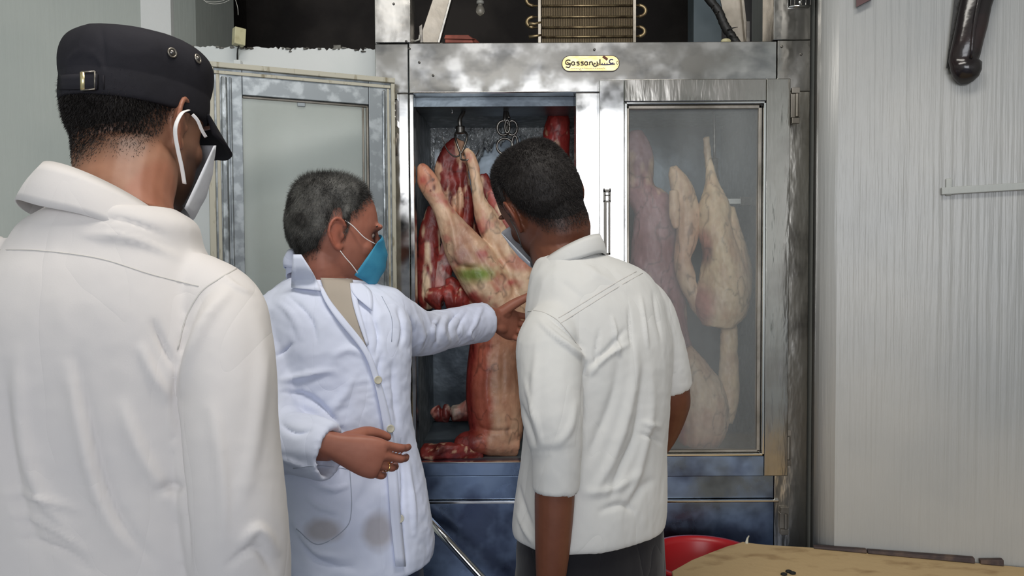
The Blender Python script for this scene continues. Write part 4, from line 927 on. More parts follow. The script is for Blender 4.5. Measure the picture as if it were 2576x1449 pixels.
def sheet(dr, left, right, n, m_, off, name, mt, parent, thick=.0015, lift=None):
    """cloth piece laid on a garment between two edge curves"""
    A = catmull(left, 8) if len(left) > 2 else catmull(left, 8); B = catmull(right, 8)
    def samp(A, t): i = t*(len(A)-1); k = min(int(i), len(A)-2); return A[k]*(1-(i-k)) + A[k+1]*(i-k)
    V = []; ok = []
    last = None
    for j in range(n+1):
        a, b = samp(A, j/n), samp(B, j/n)
        for i in range(m_+1):
            q = a*(1-i/m_)+b*i/m_; p, nn = dr.hit(*q)
            if p is None: p = P(q[0], q[1], last.y if last else 1.6); nn = Vector((0, -1, 0))
            if last is not None and abs(p.y-last.y) > .05: p = P(q[0], q[1], last.y)
            last = p
            V.append(p + (CAMLOC-p).normalized()*(off + (lift(j/n, i/m_) if lift else 0)))
    F = [(j*(m_+1)+i, j*(m_+1)+i+1, (j+1)*(m_+1)+i+1, (j+1)*(m_+1)+i) for j in range(n) for i in range(m_)]
    V = smooth_grid(V, n+1, m_+1)
    o = link(name, mesh_from(V, F), mt, parent); s = o.modifiers.new('thick', 'SOLIDIFY'); s.thickness = thick; s.offset = -1
    return o
def seams(dr, parent, mt, lst):
    for pts, r_ in lst:
        mb = MB(); dr.line(mb, pts, r_, .0002)
        if mb.V: mb.build('seam', mt, parent)
def smooth_grid(V, n, m_):
    A = np.array([list(v) for v in V]).reshape(n, m_, 3)
    for _ in range(2):
        B = A.copy()
        if n > 2: B[1:-1] = (A[:-2]+2*A[1:-1]+A[2:])/4
        A = B.copy()
        if m_ > 2: A[:, 1:-1] = (B[:, :-2]+2*B[:, 1:-1]+B[:, 2:])/4
    return [tuple(v) for v in A.reshape(-1, 3)]
def collar(name, C, lat, back, top, bot, gap, mt, root, inner=.022, thick=.0024, colattr=True):
    """folded shirt collar. top/bot = (r_lat, r_back, z0, z_lat, z_back)"""
    lat = Vector(lat).normalized(); back = Vector(back).normalized(); n = 56; V = []; F = []
    rows_ = 8
    for i in range(n+1):
        a = R(gap) + (2*math.pi-2*R(gap))*i/n; ca = -math.cos(a); sa = math.sin(a)      # a=0 is the front
        def pt(s, dz=0): return C + lat*s[0]*sa + back*s[1]*ca + Vector((0, 0, s[2]+s[3]*sa+s[4]*ca+dz))
        t = pt(top); b = pt(bot); inn = pt((top[0]*1.02, top[1]*1.02)+tuple(top[2:]), -inner)
        V += [inn, inn.lerp(t, .55), t + (b-t)*.0 + Vector((0, 0, .0015))]
        for k in range(1, 6):
            q = k/5; p = t.lerp(b, q); o_ = (lat*sa+back*ca)*(.003*math.sin(math.pi*q)); V.append(p+o_+Vector((0, 0, .002*math.sin(a*5)*q)))
    for i in range(n):
        for k in range(rows_-1): a = i*rows_+k; F.append((a, a+1, a+rows_+1, a+rows_))
    me = mesh_from(V, F); setcol(me, np.ones((len(V), 3)))
    o = link(name, me, mt, root); s = o.modifiers.new('thick', 'SOLIDIFY'); s.thickness = thick; s.offset = 0
    return o
def trousers(root, cx, cy, zw, yaw, mt, hw=.165, hd=.115):
    mb = MB(); f = Vector((-math.sin(R(yaw)), math.cos(R(yaw)), 0)); l = Vector((math.cos(R(yaw)), math.sin(R(yaw)), 0)); c = Vector((cx, cy, 0))
    body_rows(mb, [(zw, cx, cy, hw*.92, hd*.95, yaw), (zw-.08, cx, cy, hw, hd, yaw), (zw-.16, cx, cy, hw, hd, yaw), (zw-.24, cx, cy, hw*.9, hd*.85, yaw)])
    for s in (-1, 1):
        limb(mb, [(c+l*s*.085+Vector((0, 0, zw-.14)), .085, .10), (c+l*s*.09+Vector((0, 0, zw-.30)), .08, .09), (c+l*s*.095+f*.01+Vector((0, 0, .48)), .06, .065), (c+l*s*.10-f*.01+Vector((0, 0, .26)), .058, .06), (c+l*s*.10+Vector((0, 0, .06)), .055, .06)], tuple(l), open_end=True)
    me = fuse(mb, .010, 3); crumple(me, .003, 8, (1, 1, .6), 3)
    o = link('trousers', me, mt, root)
    for s in (-1, 1):
        sh = MB(); p = c+l*s*.10; X = f
        limb(sh, [(p-X*.10+Vector((0, 0, .03)), .02, .02), (p-X*.07+Vector((0, 0, .045)), .036, .043), (p+Vector((0, 0, .05)), .042, .048), (p+X*.07+Vector((0, 0, .036)), .046, .034), (p+X*.15+Vector((0, 0, .026)), .040, .024), (p+X*.185+Vector((0, 0, .02)), .014, .012)], tuple(l), 18)
        for i, v in enumerate(sh.V): sh.V[i] = Vector((v.x, v.y, max(v.z, .002)))
        sh.build('shoe', M['shoe'], root)
    return o
def skin_colour(me, H, base, hairspec, beard=0, hairdark=.35, redz=1.0):
    V = getv(me); L = loc(V, H); C = np.tile(np.array(base[:3]), (len(V), 1)); nh = near_head(L); n = fbm(V, 25, 1)
    C *= (1+.10*n)[:, None]
    red = np.array([1.12, .80, .74]); k = np.clip((np.abs(L[:, 1])-.078)/.006, 0, 1)*nh*(L[:, 2] < .05)*redz; C *= (1-k)[:, None]+k[:, None]*(red*.5+.5)
    for sy in (-1, 1):
        C *= (1-.45*np.exp(-(((L[:, 0]+.004)/.007)**2+((L[:, 2]+.002)/.012)**2))*nh*(L[:, 1]*sy > .072))[:, None]  # shade of the ear hollow painted as darker skin
    if hairspec:
        h = scalp(L, hairspec); k = np.clip((h+.016)/.030, 0, 1)*nh*(np.abs(L[:, 1]) < .081); C *= (1-k*(1-hairdark))[:, None]
    if beard:
        k = np.clip((-.018-L[:, 2])/.02, 0, 1)*np.clip((L[:, 0]-.005)/.02, 0, 1)*nh*np.clip((L[:, 2]+.135)/.02, 0, 1); C *= (1-k*beard*(.75+.25*n))[:, None]
    for sy in (-1, 1):      # lids and lips
        d = np.hypot(L[:, 1]-sy*.031, (L[:, 2]-.004)*1.5); C *= (1-.3*np.exp(-(d/.014)**2)*nh*(L[:, 0] > .06))[:, None]
    setcol(me, np.clip(C, 0, 1))
def face_detail(me, H):
    V = getv(me); L = loc(V, H); f = np.array(H.to_3x3() @ Vector((1, 0, 0))); D = np.zeros(len(V))
    for sy in (-1, 1): D -= .007*np.exp(-(((L[:, 1]-sy*.031)/.015)**2+((L[:, 2]-.004)/.010)**2))*(L[:, 0] > .05)
    k = near_head(L); V += f*(D*k)[:, None]; setv(me, V)
def eyes(H, root):
    for sy in (-1, 1):
        e = MB().ell(H @ Vector((.0735, sy*.031, .004)), (.0108, .0108, .0085)).build('eye', M['eye'], root)
        e2 = MB().ell(H @ Vector((.0810, sy*.031, .004)), (.0042, .0052, .0052)).build('iris', M['iris'], e)
        b = MB().tube([H @ Vector(v) for v in ((.100, sy*.014, .022), (.0995, sy*.024, .026), (.094, sy*.037, .028), (.082, sy*.052, .023))], [.0018, .0030, .0028, .0012], 8).build('eyebrow', M['hair'], root)

# ---- inspector in the cap (nearest, seen from behind)
A_ = thing('person', 'man in black cap and white shirt at the left, seen from behind', 'person', (-.50, 1.0, 0))
HA = frame(P(345, 318, 1.07), (.26, .96, -.10), (-.96, .26, .03))
a_sp = [(0, .09), (50, .06), (75, .045), (86, .045), (100, .02), (112, -.022), (135, -.058), (180, -.072)]
mb = MB(); add_head(mb, HA, .98)
limb(mb, [(HA @ Vector((-.028, 0, -.01)), .060, .060), (HA @ Vector((-.022, 0, -.06)), .060, .062), (P(322, 430, 1.03), .0625, .064), (P(308, 500, 1.0), .062, .062), (P(300, 560, .985), .07, .065)], (1, 0, 0), 24)
body_rows(mb, [(1.56, -.52, .985, .055, .05, 4), (1.53, -.522, .985, .085, .065, 4), (1.48, -.525, .985, .120, .085, 4), (1.40, -.525, .99, .145, .095, 4), (1.2, -.52, 1.0, .145, .095, 4), (.95, -.52, 1.01, .15, .10, 4)])
ar = [(P(560, 760, .958), .044, .044), (P(580, 900, .94), .043, .043), (P(600, 1160, .93), .038, .038), (P(607, 1420, .94), .034, .034), (P(625, 1640, .97), .024, .022)]
limb(mb, ar)
al = [(P(-40, 680, .955), .048, .048), (P(-70, 900, .94), .045, .045), (P(-80, 1200, .93), .038, .038), (P(-70, 1450, .95), .034, .034), (P(-50, 1700, 1.0), .024, .022)]
limb(mb, al)
add_hand(mb, frame(P(629, 1668, .975), (.02, .12, -1), (0, 1, .1), 1)); add_hand(mb, frame(P(-48, 1730, 1.0), (.02, .12, -1), (0, 1, .1), -1))
me = fuse(mb, .0032, 3); face_detail(me, HA)
skin_colour(me, HA, srgb(150, 108, 86), a_sp, beard=.85, hairdark=.42)
body = link('body', me, M['skin_a'], A_); eyes(HA, A_)
bodyA = me.copy(); bodyA.transform(Matrix.Translation(A_.location))
hair(bodyA, HA, a_sp, .004, A_, M['hair'], 30000, .062, .0075, maxz=.06)
# cap
mb = MB(); rings = []
for z, rx, ry, dx in ((.026, .098, .082, -.003), (.024, .1085, .0905, -.003), (.028, .1115, .0930, -.003), (.055, .1125, .0940, -.003), (.060, .1115, .0930, -.003), (.064, .1130, .0945, -.003), (.085, .1150, .099, -.003), (.106, .1110, .0965, -.003), (.119, .1000, .087, -.004), (.128, .078, .070, -.008), (.134, .045, .042, -.010), (.136, .004, .004, -.010)):
    rings.append([HA @ Vector((dx+.935*rx*math.cos(2*math.pi*k/64), (.935*ry)*math.sin(2*math.pi*k/64), z*.98-.006 + .004*math.cos(2*math.pi*k/64))) for k in range(64)])
mb.loft(rings); cme = mb.mesh()
s_ = bpy.data.objects.new('t', cme); COL.objects.link(s_); mm = s_.modifiers.new('s', 'SUBSURF'); mm.levels = 2
dg = bpy.context.evaluated_depsgraph_get(); cme2 = bpy.data.meshes.new_from_object(s_.evaluated_get(dg)); bpy.data.objects.remove(s_)
folds(cme2, [([(250, 60), (262, 120), (262, 180)], 5, -.002), ([(172, 185), (175, 150), (205, 130), (240, 140), (258, 170), (262, 190)], 4, .0022), ([(345, 55), (400, 100), (420, 180)], 3, -.0012)])
crumple(cme2, .0010, 14, seed=4)
capo = link('cap', cme2, M['cap'], A_); dcap = Drape(cme2.copy() if False else mesh_from([v.co + A_.location for v in cme2.vertices], [tuple(p.vertices) for p in cme2.polygons]))
V = []; F = []; nu, nv = 31, 9
for j in range(nv):
    q = j/(nv-1)
    for i in range(nu):
        a = R(-62+124*i/(nu-1)); c = math.cos(a); e_ = .078*max(0, math.cos(a*1.40))**.5
        x = -.003+.1045*c + e_*q; y = .088*math.sin(a)*(1-.02*q); z = .027+.004*c - .036*q**1.15*max(0, math.cos(a*1.3))**.5 - .012*abs(math.sin(a))*q
        V.append(HA @ Vector((x, y, z)))
for j in range(nv-1):
    for i in range(nu-1): a = j*nu+i; F.append((a, a+1, a+nu+1, a+nu))
bo = link('brim', mesh_from(V, F), M['cap'], capo); sm_ = bo.modifiers.new('t', 'SOLIDIFY'); sm_.thickness = .0042; sm_.offset = 0
sheet(dcap, [(262, 190), (262, 225)], [(262-3, 190), (262-3, 225)], 2, 2, .001, 'strap_end', M['cap'], capo)
sheet(dcap, [(150, 190), (205, 186), (246, 186)], [(150, 226), (205, 225), (246, 225)], 10, 3, .003, 'strap', M['cap'], capo, .002)
bk = MB(); dcap.line(bk, [(210, 184), (243, 183)], .0010, .0052, sub=2); dcap.line(bk, [(243, 183), (243, 226)], .0009, .0052, sub=2); dcap.line(bk, [(210, 226), (243, 226)], .0010, .0052, sub=2); bk.build('buckle', M['dull'], capo)
bk = MB(); dcap.line(bk, [(213, 184), (214, 226)], .0032, .0045, sub=2, flat=.4); bk.build('buckle_bar', M['brass'], capo)
for cx, cy, r1, r2 in ((432, 133, 10, 11.5), (496, 148, 6, 10.5)):
    p, nn = dcap.hit(cx, cy)
    if p is None: continue
    ax = nn.orthogonal().normalized(); ay = nn.cross(ax); rr = .0056
    mb = MB(); mb.tube([p+nn*.0012+(ax*math.cos(k*math.pi/10)+ay*math.sin(k*math.pi/10))*rr for k in range(20)], .0014, 8, closed=True)
    e = mb.build('eyelet', M['dull'], capo); MB().ell(p, (.0042, .0042, .0042)).build('mesh_insert', M['iron'], e)
# mask of the inspector
mk = mask(HA, M['mask_white'], A_, zc=-.066, hc=.064, hs=.050, edge=(.022, .046), ymax=.076, bulge=.004)
def ribbon(parent, pts, r, mt, flat=.3, name='ear_loop', nrm=(0, -1, 0)):
    L = [Vector(v) for v in catmull([list(P(*q)) for q in pts], 6)]; return MB().tube(L, r, 8, flat=(nrm, flat)).build(name, mt, parent)
ribbon(mk, [(484, 288, .985), (497, 303, .99), (508, 328, 1.0), (518, 345, 1.01)], .0022, M['elastic'])
ribbon(mk, [(474, 277, .985), (457, 285, .965), (443, 312, .955), (441, 340, .955), (448, 380, .960), (457, 420, .970), (464, 462, .985)], .0030, M['elastic'])
# shirt
mb = MB()
body_rows(mb, [(1.590, -.508, .965, .070, .066, 4), (1.570, -.512, .968, .102, .078, 4), (1.540, -.520, .972, .116, .088, 4), (1.505, -.525, .975, .138, .104, 4), (1.45, -.526, .980, .162, .118, 4), (1.36, -.524, .985, .180, .122, 4), (1.22, -.52, .990, .186, .118, 4), (1.08, -.525, .995, .182, .114, 4), (.95, -.53, 1.0, .188, .118, 4), (.85, -.53, 1.0, .192, .125, 4)])
limb(mb, [(P(480, 710, .975), .042, .05), (P(556, 778, .958), .052, .056), (P(574, 850, .945), .052, .062), (P(576, 960, .935), .056, .064), (P(575, 1100, .93), .060, .064), (P(592, 1300, .93), .062, .062), (P(608, 1470, .945), .060, .056), (P(618, 1600, .965), .045, .042)], open_end=True, n=28)
limb(mb, [(P(70, 670, .975), .045, .05), (P(-5, 720, .955), .060, .062), (P(-40, 810, .945), .064, .070), (P(-60, 1000, .935), .062, .066), (P(-70, 1200, .93), .060, .064), (P(-60, 1450, .95), .055, .056), (P(-50, 1650, .99), .042, .042)], open_end=True, n=28)
me = fuse(mb, .0048, 7)
folds(me, [([(445, 900), (438, 1000), (446, 1080), (462, 1250), (485, 1449)], 7, -.008), ([(560, 700), (500, 760), (462, 860), (448, 940)], 13, -.005), ([(585, 720), (520, 800), (480, 900), (455, 1000)], 16, .007),
  ([(380, 800), (410, 870), (440, 930)], 10, -.005), ([(350, 860), (390, 950), (430, 1010)], 14, .005), ([(170, 900), (200, 1050), (250, 1250), (330, 1400)], 24, .006), ([(190, 880), (225, 1060), (290, 1280), (400, 1430)], 16, -.005),
  ([(10, 900), (20, 1100), (60, 1290), (130, 1430)], 22, -.006), ([(40, 860), (60, 1100), (110, 1250), (200, 1360)], 20, .006), ([(0, 1240), (100, 1250), (220, 1290)], 8, .004), ([(20, 1290), (120, 1320), (240, 1400)], 8, .004), ([(40, 1350), (160, 1385), (240, 1440)], 9, -.004),
  ([(380, 1240), (430, 1225), (460, 1235)], 16, -.006), ([(300, 1000), (360, 1150), (460, 1300)], 20, .005), ([(640, 780), (660, 900), (640, 1100), (600, 1300)], 22, .004), ([(700, 1400), (650, 1330), (600, 1380)], 14, .005), ([(690, 1449), (640, 1380), (560, 1430)], 10, -.004),
  ([(530, 1000), (560, 1200), (560, 1400)], 18, .004), ([(225, 545), (330, 560), (430, 600)], 9, -.003), ([(200, 590), (330, 600), (470, 660)], 12, .003), ([(560, 690), (590, 720), (640, 740)], 6, .003)], k=1.25, sharp=.85)
crumple(me, .0016, 6, (1, 1, .4), 11); crumple(me, .0005, 24, (1, 1, .7), 12)
setcol(me, np.ones((len(me.vertices), 3)))
dsh = Drape(me); sh = link('shirt', me, M['shirt_a'], A_)
seams(dsh, sh, M['seam'], [([(-20, 628), (100, 630), (250, 650), (380, 690), (500, 720)], .0008), ([(595, 676), (550, 702), (505, 735), (468, 800), (446, 880)], .0010)])
collar('collar', Vector((-.515, .972, 0)), (1, .07, 0), (-.07, -1, 0), (.070, .070, 1.600, -.026, .032), (.099, .088, 1.556, -.030, .026), 22, M['shirt_a'], A_, inner=.04)
trousers(A_, -.53, 1.0, .93, 4, M['navy'])

# ---- butcher in the white coat
B_ = thing('person', 'butcher in stained white coat and blue mask reaching into the open cabinet', 'person', (-.38, 1.72, 0))
HB = frame(P(840, 592, 1.70), (.905, .42, -.06), (-.42, .905, 0))
b_sp = [(0, .088), (25, .086), (45, .066), (60, .040), (72, .030), (78, -.008), (84, -.010), (87, .038), (100, .036), (108, .0), (125, -.050), (150, -.066), (180, -.070)]
mb = MB(); add_head(mb, HB, 1.0)
limb(mb, [(HB @ Vector((-.025, 0, -.02)), .060, .060), (HB @ Vector((-.020, 0, -.065)), .062, .064), (P(818, 690, 1.70), .066, .066), (P(815, 740, 1.70), .072, .07), (P(815, 790, 1.71), .10, .08)], (1, 0, 0), 24)
def Z17(py, d=1.7): return P(850, py, d).z
body_rows(mb, [(Z17(725), -.42, 1.715, .08, .065, 30), (Z17(760), -.41, 1.715, .14, .085, 30), (Z17(830), -.40, 1.71, .16, .10, 30), (Z17(1000), -.40, 1.71, .15, .10, 30), (.95, -.39, 1.72, .15, .10, 30)])
bl = [(P(948, 795, 1.74), .040, .040), (P(1075, 838, 1.93), .037, .037), (P(1160, 820, 2.07), .034, .034), (P(1222, 802, 2.17), .029, .026), (P(1246, 797, 2.20), .026, .022)]
limb(mb, bl, (0, 0, 1))
br_ = [(P(712, 800, 1.66), .046, .046), (P(688, 960, 1.60), .043, .043), (P(680, 1085, 1.55), .040, .040), (P(760, 1110, 1.50), .036, .036), (P(832, 1122, 1.47), .030, .026)]
limb(mb, br_, (0, 0, 1))
RG = add_hand(mb, frame(P(842, 1122, 1.468), (.90, .16, -.34), (.36, .10, .92), 1), bends=((30, 26, 16), (34, 30, 18), (36, 34, 20), (36, 38, 22)), thumb=((.75, .45, -.6), (.9, .1, -.55), (.95, -.1, -.4)), spread=(.0, -.03, -.06, -.10))
add_hand(mb, frame(P(1240, 800, 2.19), (.50, .66, -.25), (.15, .15, 1), -1) @ Matrix.Scale(1.12, 4), bends=((25, 40, 25), (30, 42, 26), (34, 44, 26), (38, 44, 24)), thumb=((.55, .65, -.35), (.42, .62, -.62), (.40, .62, -.66)))
me = fuse(mb, .0030, 3); face_detail(me, HB); skin_colour(me, HB, srgb(158, 102, 84), b_sp, beard=.28, hairdark=.45)
body = link('body', me, M['skin_b'], B_); eyes(HB, B_)
bodyB = me.copy(); bodyB.transform(Matrix.Translation(B_.location))
hair(bodyB, HB, b_sp, .0075, B_, M['hair_grey'], 30000, .030, .008, top_spike=.014)
# ring
u_ = RG[2]; w_ = RG[1].cross(u_).normalized(); MB().tube([RG[0] + (u_*math.cos(k*math.pi/10)+w_*math.sin(k*math.pi/10))*.0098 for k in range(20)], .0013, 6, closed=True).build('ring', M['gold'], B_)
mk = mask(HB, M['mask_blue'], B_, zc=-.054, hc=.062, hs=.037, edge=(.034, .046), ymax=.076, bulge=.004)
def hl(H, pts): return [H @ Vector(v) for v in pts]
MB().tube([Vector(v) for v in catmull([list(v) for v in hl(HB, [(.006, -.0815, .030), (.024, -.0825, .018), (.050, -.079, -.004), (.078, -.068, -.016)])], 5)], .0011, 6).build('ear_loop', M['elastic'], mk)
MB().tube([Vector(v) for v in catmull([list(v) for v in hl(HB, [(-.002, -.0825, -.036), (.010, -.082, -.050), (.024, -.081, -.064), (.040, -.076, -.082)])], 5)], .0011, 6).build('ear_loop', M['elastic'], mk)
# coat
mb = MB()
body_rows(mb, [(Z17(700), -.425, 1.715, .082, .075, 24), (Z17(722), -.42, 1.715, .115, .088, 24), (Z17(750), -.41, 1.712, .148, .10, 24), (Z17(800), -.402, 1.708, .168, .118, 22), (Z17(880), -.40, 1.705, .168, .128, 22), (Z17(1000), -.398, 1.705, .162, .130, 22),
               (Z17(1120), -.392, 1.705, .168, .132, 22), (Z17(1250), -.375, 1.705, .178, .138, 22), (Z17(1360), -.368, 1.705, .184, .142, 22), (Z17(1415), -.368, 1.705, .180, .140, 22)])
limb(mb, [(P(905, 745, 1.72), .04, .05), (P(958, 790, 1.75), .070, .066), (P(1010, 822, 1.83), .064, .06), (P(1066, 838, 1.92), .056, .055), (P(1115, 831, 2.00), .052, .05), (P(1170, 819, 2.09), .052, .05), (P(1214, 810, 2.16), .0545, .05)], (0, 0, 1), open_end=True, n=28)
limb(mb, [(P(755, 750, 1.68), .04, .05), (P(708, 800, 1.66), .064, .064), (P(686, 930, 1.61), .062, .062), (P(676, 1050, 1.56), .062, .064), (P(705, 1105, 1.525), .062, .062), (P(760, 1118, 1.495), .058, .056), (P(815, 1136, 1.475), .056, .049), (P(829, 1140, 1.470), .056, .047)], (0, 0, 1), open_end=True, n=28)
me = fuse(mb, .0048, 5)
folds(me, [([(1000, 770), (1012, 830), (1000, 880)], 7, -.007), ([(1045, 790), (1060, 840), (1050, 888)], 8, .005), ([(1080, 800), (1100, 835), (1085, 880)], 6, -.005), ([(1130, 780), (1110, 830), (1130, 870)], 8, .005), ([(1180, 775), (1150, 830), (1165, 865)], 6, -.004), ([(1215, 770), (1190, 815)], 6, .004),
  ([(700, 960), (760, 945), (850, 930)], 10, .006), ([(700, 985), (780, 1000), (850, 1060)], 9, -.006), ([(720, 1030), (800, 1060), (860, 1075)], 10, .005), ([(690, 900), (720, 880), (740, 860)], 8, -.006), ([(830, 900), (880, 880), (930, 900)], 12, .004),
  ([(960, 880), (950, 950), (965, 1010)], 7, -.005), ([(985, 900), (990, 1000), (1000, 1080)], 8, -.005), ([(770, 1240), (800, 1270), (860, 1290)], 10, .004), ([(730, 1290), (790, 1380), (900, 1400)], 14, .006), ([(740, 1330), (800, 1410), (900, 1430)], 10, -.005),
  ([(1000, 1100), (1010, 1200), (1010, 1330), (1022, 1440)], 6, -.007), ([(990, 1100), (1000, 1200), (1003, 1330)], 6, .004), ([(700, 1060), (740, 1090), (790, 1085)], 8, -.005), ([(700, 1150), (740, 1165), (780, 1180)], 9, .004), ([(1022, 1150), (1035, 1250), (1040, 1350)], 7, .005), ([(900, 930), (860, 1000), (820, 1050)], 14, .004), ([(700, 760), (740, 800), (760, 860)], 8, .004), ([(720, 740), (780, 800), (800, 870)], 7, -.004), ([(880, 1120), (940, 1170), (990, 1160)], 7, -.004), ([(760, 1200), (830, 1230), (880, 1220)], 6, .004), ([(1020, 780), (1040, 830), (1025, 885)], 5, -.005), ([(1110, 790), (1085, 830), (1100, 870)], 5, .005), ([(1160, 780), (1130, 815), (1135, 860)], 5, -.005), ([(1205, 800), (1180, 840), (1200, 860)], 5, .004), ([(930, 780), (950, 840), (945, 900)], 7, -.005), ([(730, 1000), (800, 1020), (880, 1100)], 6, -.004)], k=1.5, sharp=.8)
crumple(me, .0034, 9, (1, 1, .7), 21); crumple(me, .0017, 24, I3, 25)
V = getv(me); px, py = pix(V); C = np.ones((len(V), 3)); st = np.array([.60, .52, .44]); n1 = fbm(V, 18, 31)
for cx, cy, rx, ry, k in ((815, 1330, 50, 36, .8), (952, 1340, 42, 56, .75), (905, 1000, 30, 30, .07)):
    s = np.clip((1.12+.35*n1-np.hypot((px-cx)/rx, (py-cy)/ry))/.5, 0, 1)*k*(V[:, 1] < 1.72); C = C*(1-s)[:, None] + C*st*s[:, None]
setcol(me, C)
dco = Drape(me); co = link('coat', me, M['coat'], B_)
sheet(dco, [(806, 700), (822, 745), (862, 805), (921, 872)], [(886, 702), (893, 742), (906, 800), (923, 872)], 16, 8, .0045, 'undershirt', M['tee'], B_)
white = lambda o: setcol(o.data, np.ones((len(o.data.vertices), 3))) or o
white(sheet(dco, [(800, 716), (818, 760), (856, 815), (912, 884), (938, 950), (960, 1050), (972, 1150), (982, 1300), (995, 1425)], [(812, 722), (832, 758), (872, 808), (922, 872), (952, 945), (981, 1050), (996, 1150), (1008, 1300), (1020, 1425)], 40, 3, .008, 'placket', M['coat'], co))
white(sheet(dco, [(880, 712), (886, 760), (904, 820), (923, 872)], [(893, 716), (900, 760), (914, 812), (928, 866)], 12, 2, .008, 'placket', M['coat'], co))
white(sheet(dco, [(738, 640), (733, 690), (733, 724)], [(758, 640), (790, 690), (808, 732)], 8, 6, .014, 'lapel', M['coat'], co))
white(sheet(dco, [(884, 712), (884, 732), (900, 752)], [(908, 712), (936, 735), (936, 782)], 8, 5, .010, 'lapel', M['coat'], co))
collar('collar', Vector((P(824, 690, 1.71).x, 1.715, 0)), (.95, .30, 0), (-.62, -.78, 0), (.069, .069, Z17(668), -.006, .036), (.074, .074, Z17(700), -.012, .024), 56, M['coat'], B_, inner=.05)
seams(dco, co, M['seam_coat'], [([(738, 1178), (800, 1172), (880, 1180)], .0011), ([(880, 1180), (884, 1280), (868, 1330), (800, 1370), (745, 1330)], .0010), ([(960, 745), (985, 800), (985, 860)], .0010), ([(1008, 1100), (1000, 1180)], .0010)])
for (x, y) in ((946, 957), (979, 1078), (1008, 1304)):
    p, nn = dco.hit(x, y)
    if p is None: continue
    nn = (nn+(CAMLOC-p).normalized()*1.5).normalized(); ax = nn.orthogonal().normalized(); ay = nn.cross(ax); p = p + nn*.011; rr = .0088
    pr = [(rr*.9, -.001), (rr, .0), (rr, .0014), (rr*.86, .002), (rr*.7, .0012), (.0005, .0012)]
    MB().loft([[p+nn*h+(ax*math.cos(k*math.pi/12)+ay*math.sin(k*math.pi/12))*r_ for k in range(24)] for r_, h in pr]).build('button', M['button'], co)
trousers(B_, -.375, 1.72, .90, 24, M['jeans'])

# ---- second inspector leaning to look in
C_ = thing('person', 'bareheaded man in rolled-sleeve pale shirt leaning left, seen from behind', 'person', (.17, 1.56, 0))
HC = frame(P(1364, 517, 1.63), (-.42, .86, -.28), (-.85, -.35, -.40))
c_sp = [(0, .085), (45, .06), (60, .04), (74, .03), (80, -.008), (86, -.008), (89, .036), (98, .034), (108, -.010), (128, -.056), (155, -.080), (180, -.086)]
mb = MB(); add_head(mb, HC, 1.02)
limb(mb, [(HC @ Vector((-.03, 0, -.02)), .062, .060), (HC @ Vector((-.026, 0, -.065)), .062, .062), (P(1405, 620, 1.62), .064, .064), (P(1432, 680, 1.60), .072, .07), (P(1450, 740, 1.60), .10, .08)], (1, .3, 0), 24)
body_rows(mb, [(1.50, .14, 1.60, .08, .065, 33), (1.46, .165, 1.59, .125, .08, 33), (1.40, .18, 1.585, .145, .09, 33), (1.2, .18, 1.565, .145, .095, 33), (.98, .16, 1.555, .15, .095, 33)])
limb(mb, [(P(1390, 850, 1.48), .044, .044), (P(1392, 1000, 1.42), .040, .040), (P(1397, 1160, 1.395), .037, .037), (P(1395, 1260, 1.395), .0375, .036), (P(1390, 1380, 1.40), .033, .031), (P(1384, 1490, 1.41), .026, .023), (P(1380, 1580, 1.42), .023, .018)])
add_hand(mb, frame(P(1380, 1600, 1.42), (-.02, .10, -1), (.1, 1, .1), -1))
limb(mb, [(P(1622, 800, 1.66), .040, .040), (P(1666, 880, 1.66), .040, .040), (P(1692, 985, 1.67), .038, .038), (P(1690, 1030, 1.70), .037, .037), (P(1668, 1100, 1.76), .030, .029), (P(1630, 1160, 1.82), .024, .020)])
add_hand(mb, frame(P(1625, 1168, 1.83), (-.7, .5, -.35), (0, .3, 1), 1))
me = fuse(mb, .0030, 3); face_detail(me, HC); skin_colour(me, HC, srgb(104, 62, 44), c_sp, beard=.3, hairdark=.35)
body = link('body', me, M['skin_c'], C_); eyes(HC, C_)
bodyC = me.copy(); bodyC.transform(Matrix.Translation(C_.location))
hair(bodyC, HC, c_sp, .0075, C_, M['hair'], 60000, .045, .006, top_spike=.003)
mk = mask(HC, M['mask_white'], C_, zc=-.060, hc=.060, hs=.042, edge=(.030, .040), ymax=.080, bulge=.004)
ribbon(mk, [(1283, 552, 1.565), (1296, 575, 1.56), (1306, 600, 1.56), (1312, 622, 1.565)], .0012, M['black'], name='ear_loop')
mb = MB()
body_rows(mb, [(1.532, .128, 1.602, .070, .062, 33), (1.514, .148, 1.604, .105, .074, 33), (1.490, .166, 1.602, .138, .086, 33), (1.455, .174, 1.595, .152, .097, 33), (1.41, .178, 1.585, .160, .108, 33), (1.33, .184, 1.575, .163, .116, 33), (1.22, .180, 1.567, .160, .116, 33),
               (1.12, .172, 1.560, .160, .116, 33), (1.03, .164, 1.556, .166, .122, 33), (.985, .160, 1.556, .168, .124, 33), (.962, .160, 1.556, .166, .122, 33)])
limb(mb, [(P(1440, 765, 1.55), .04, .05), (P(1384, 850, 1.48), .060, .062), (P(1384, 930, 1.44), .061, .062), (P(1389, 1030, 1.41), .057, .060), (P(1397, 1120, 1.395), .048, .050)], n=28)
limb(mb, [(P(1399, 1090, 1.398), .046, .046), (P(1400, 1128, 1.396), .047, .047), (P(1401, 1134, 1.396), .0455, .046), (P(1400, 1180, 1.397), .0435, .045), (P(1398, 1232, 1.398), .0415, .0425)], open_end=True, n=28, wall=.0045)
limb(mb, [(P(1585, 720, 1.64), .04, .05), (P(1628, 785, 1.655), .056, .058), (P(1658, 860, 1.66), .053, .057), (P(1674, 920, 1.665), .050, .052), (P(1684, 974, 1.675), .049, .050)], open_end=True, n=28, wall=.005)
me = fuse(mb, .0046, 5)
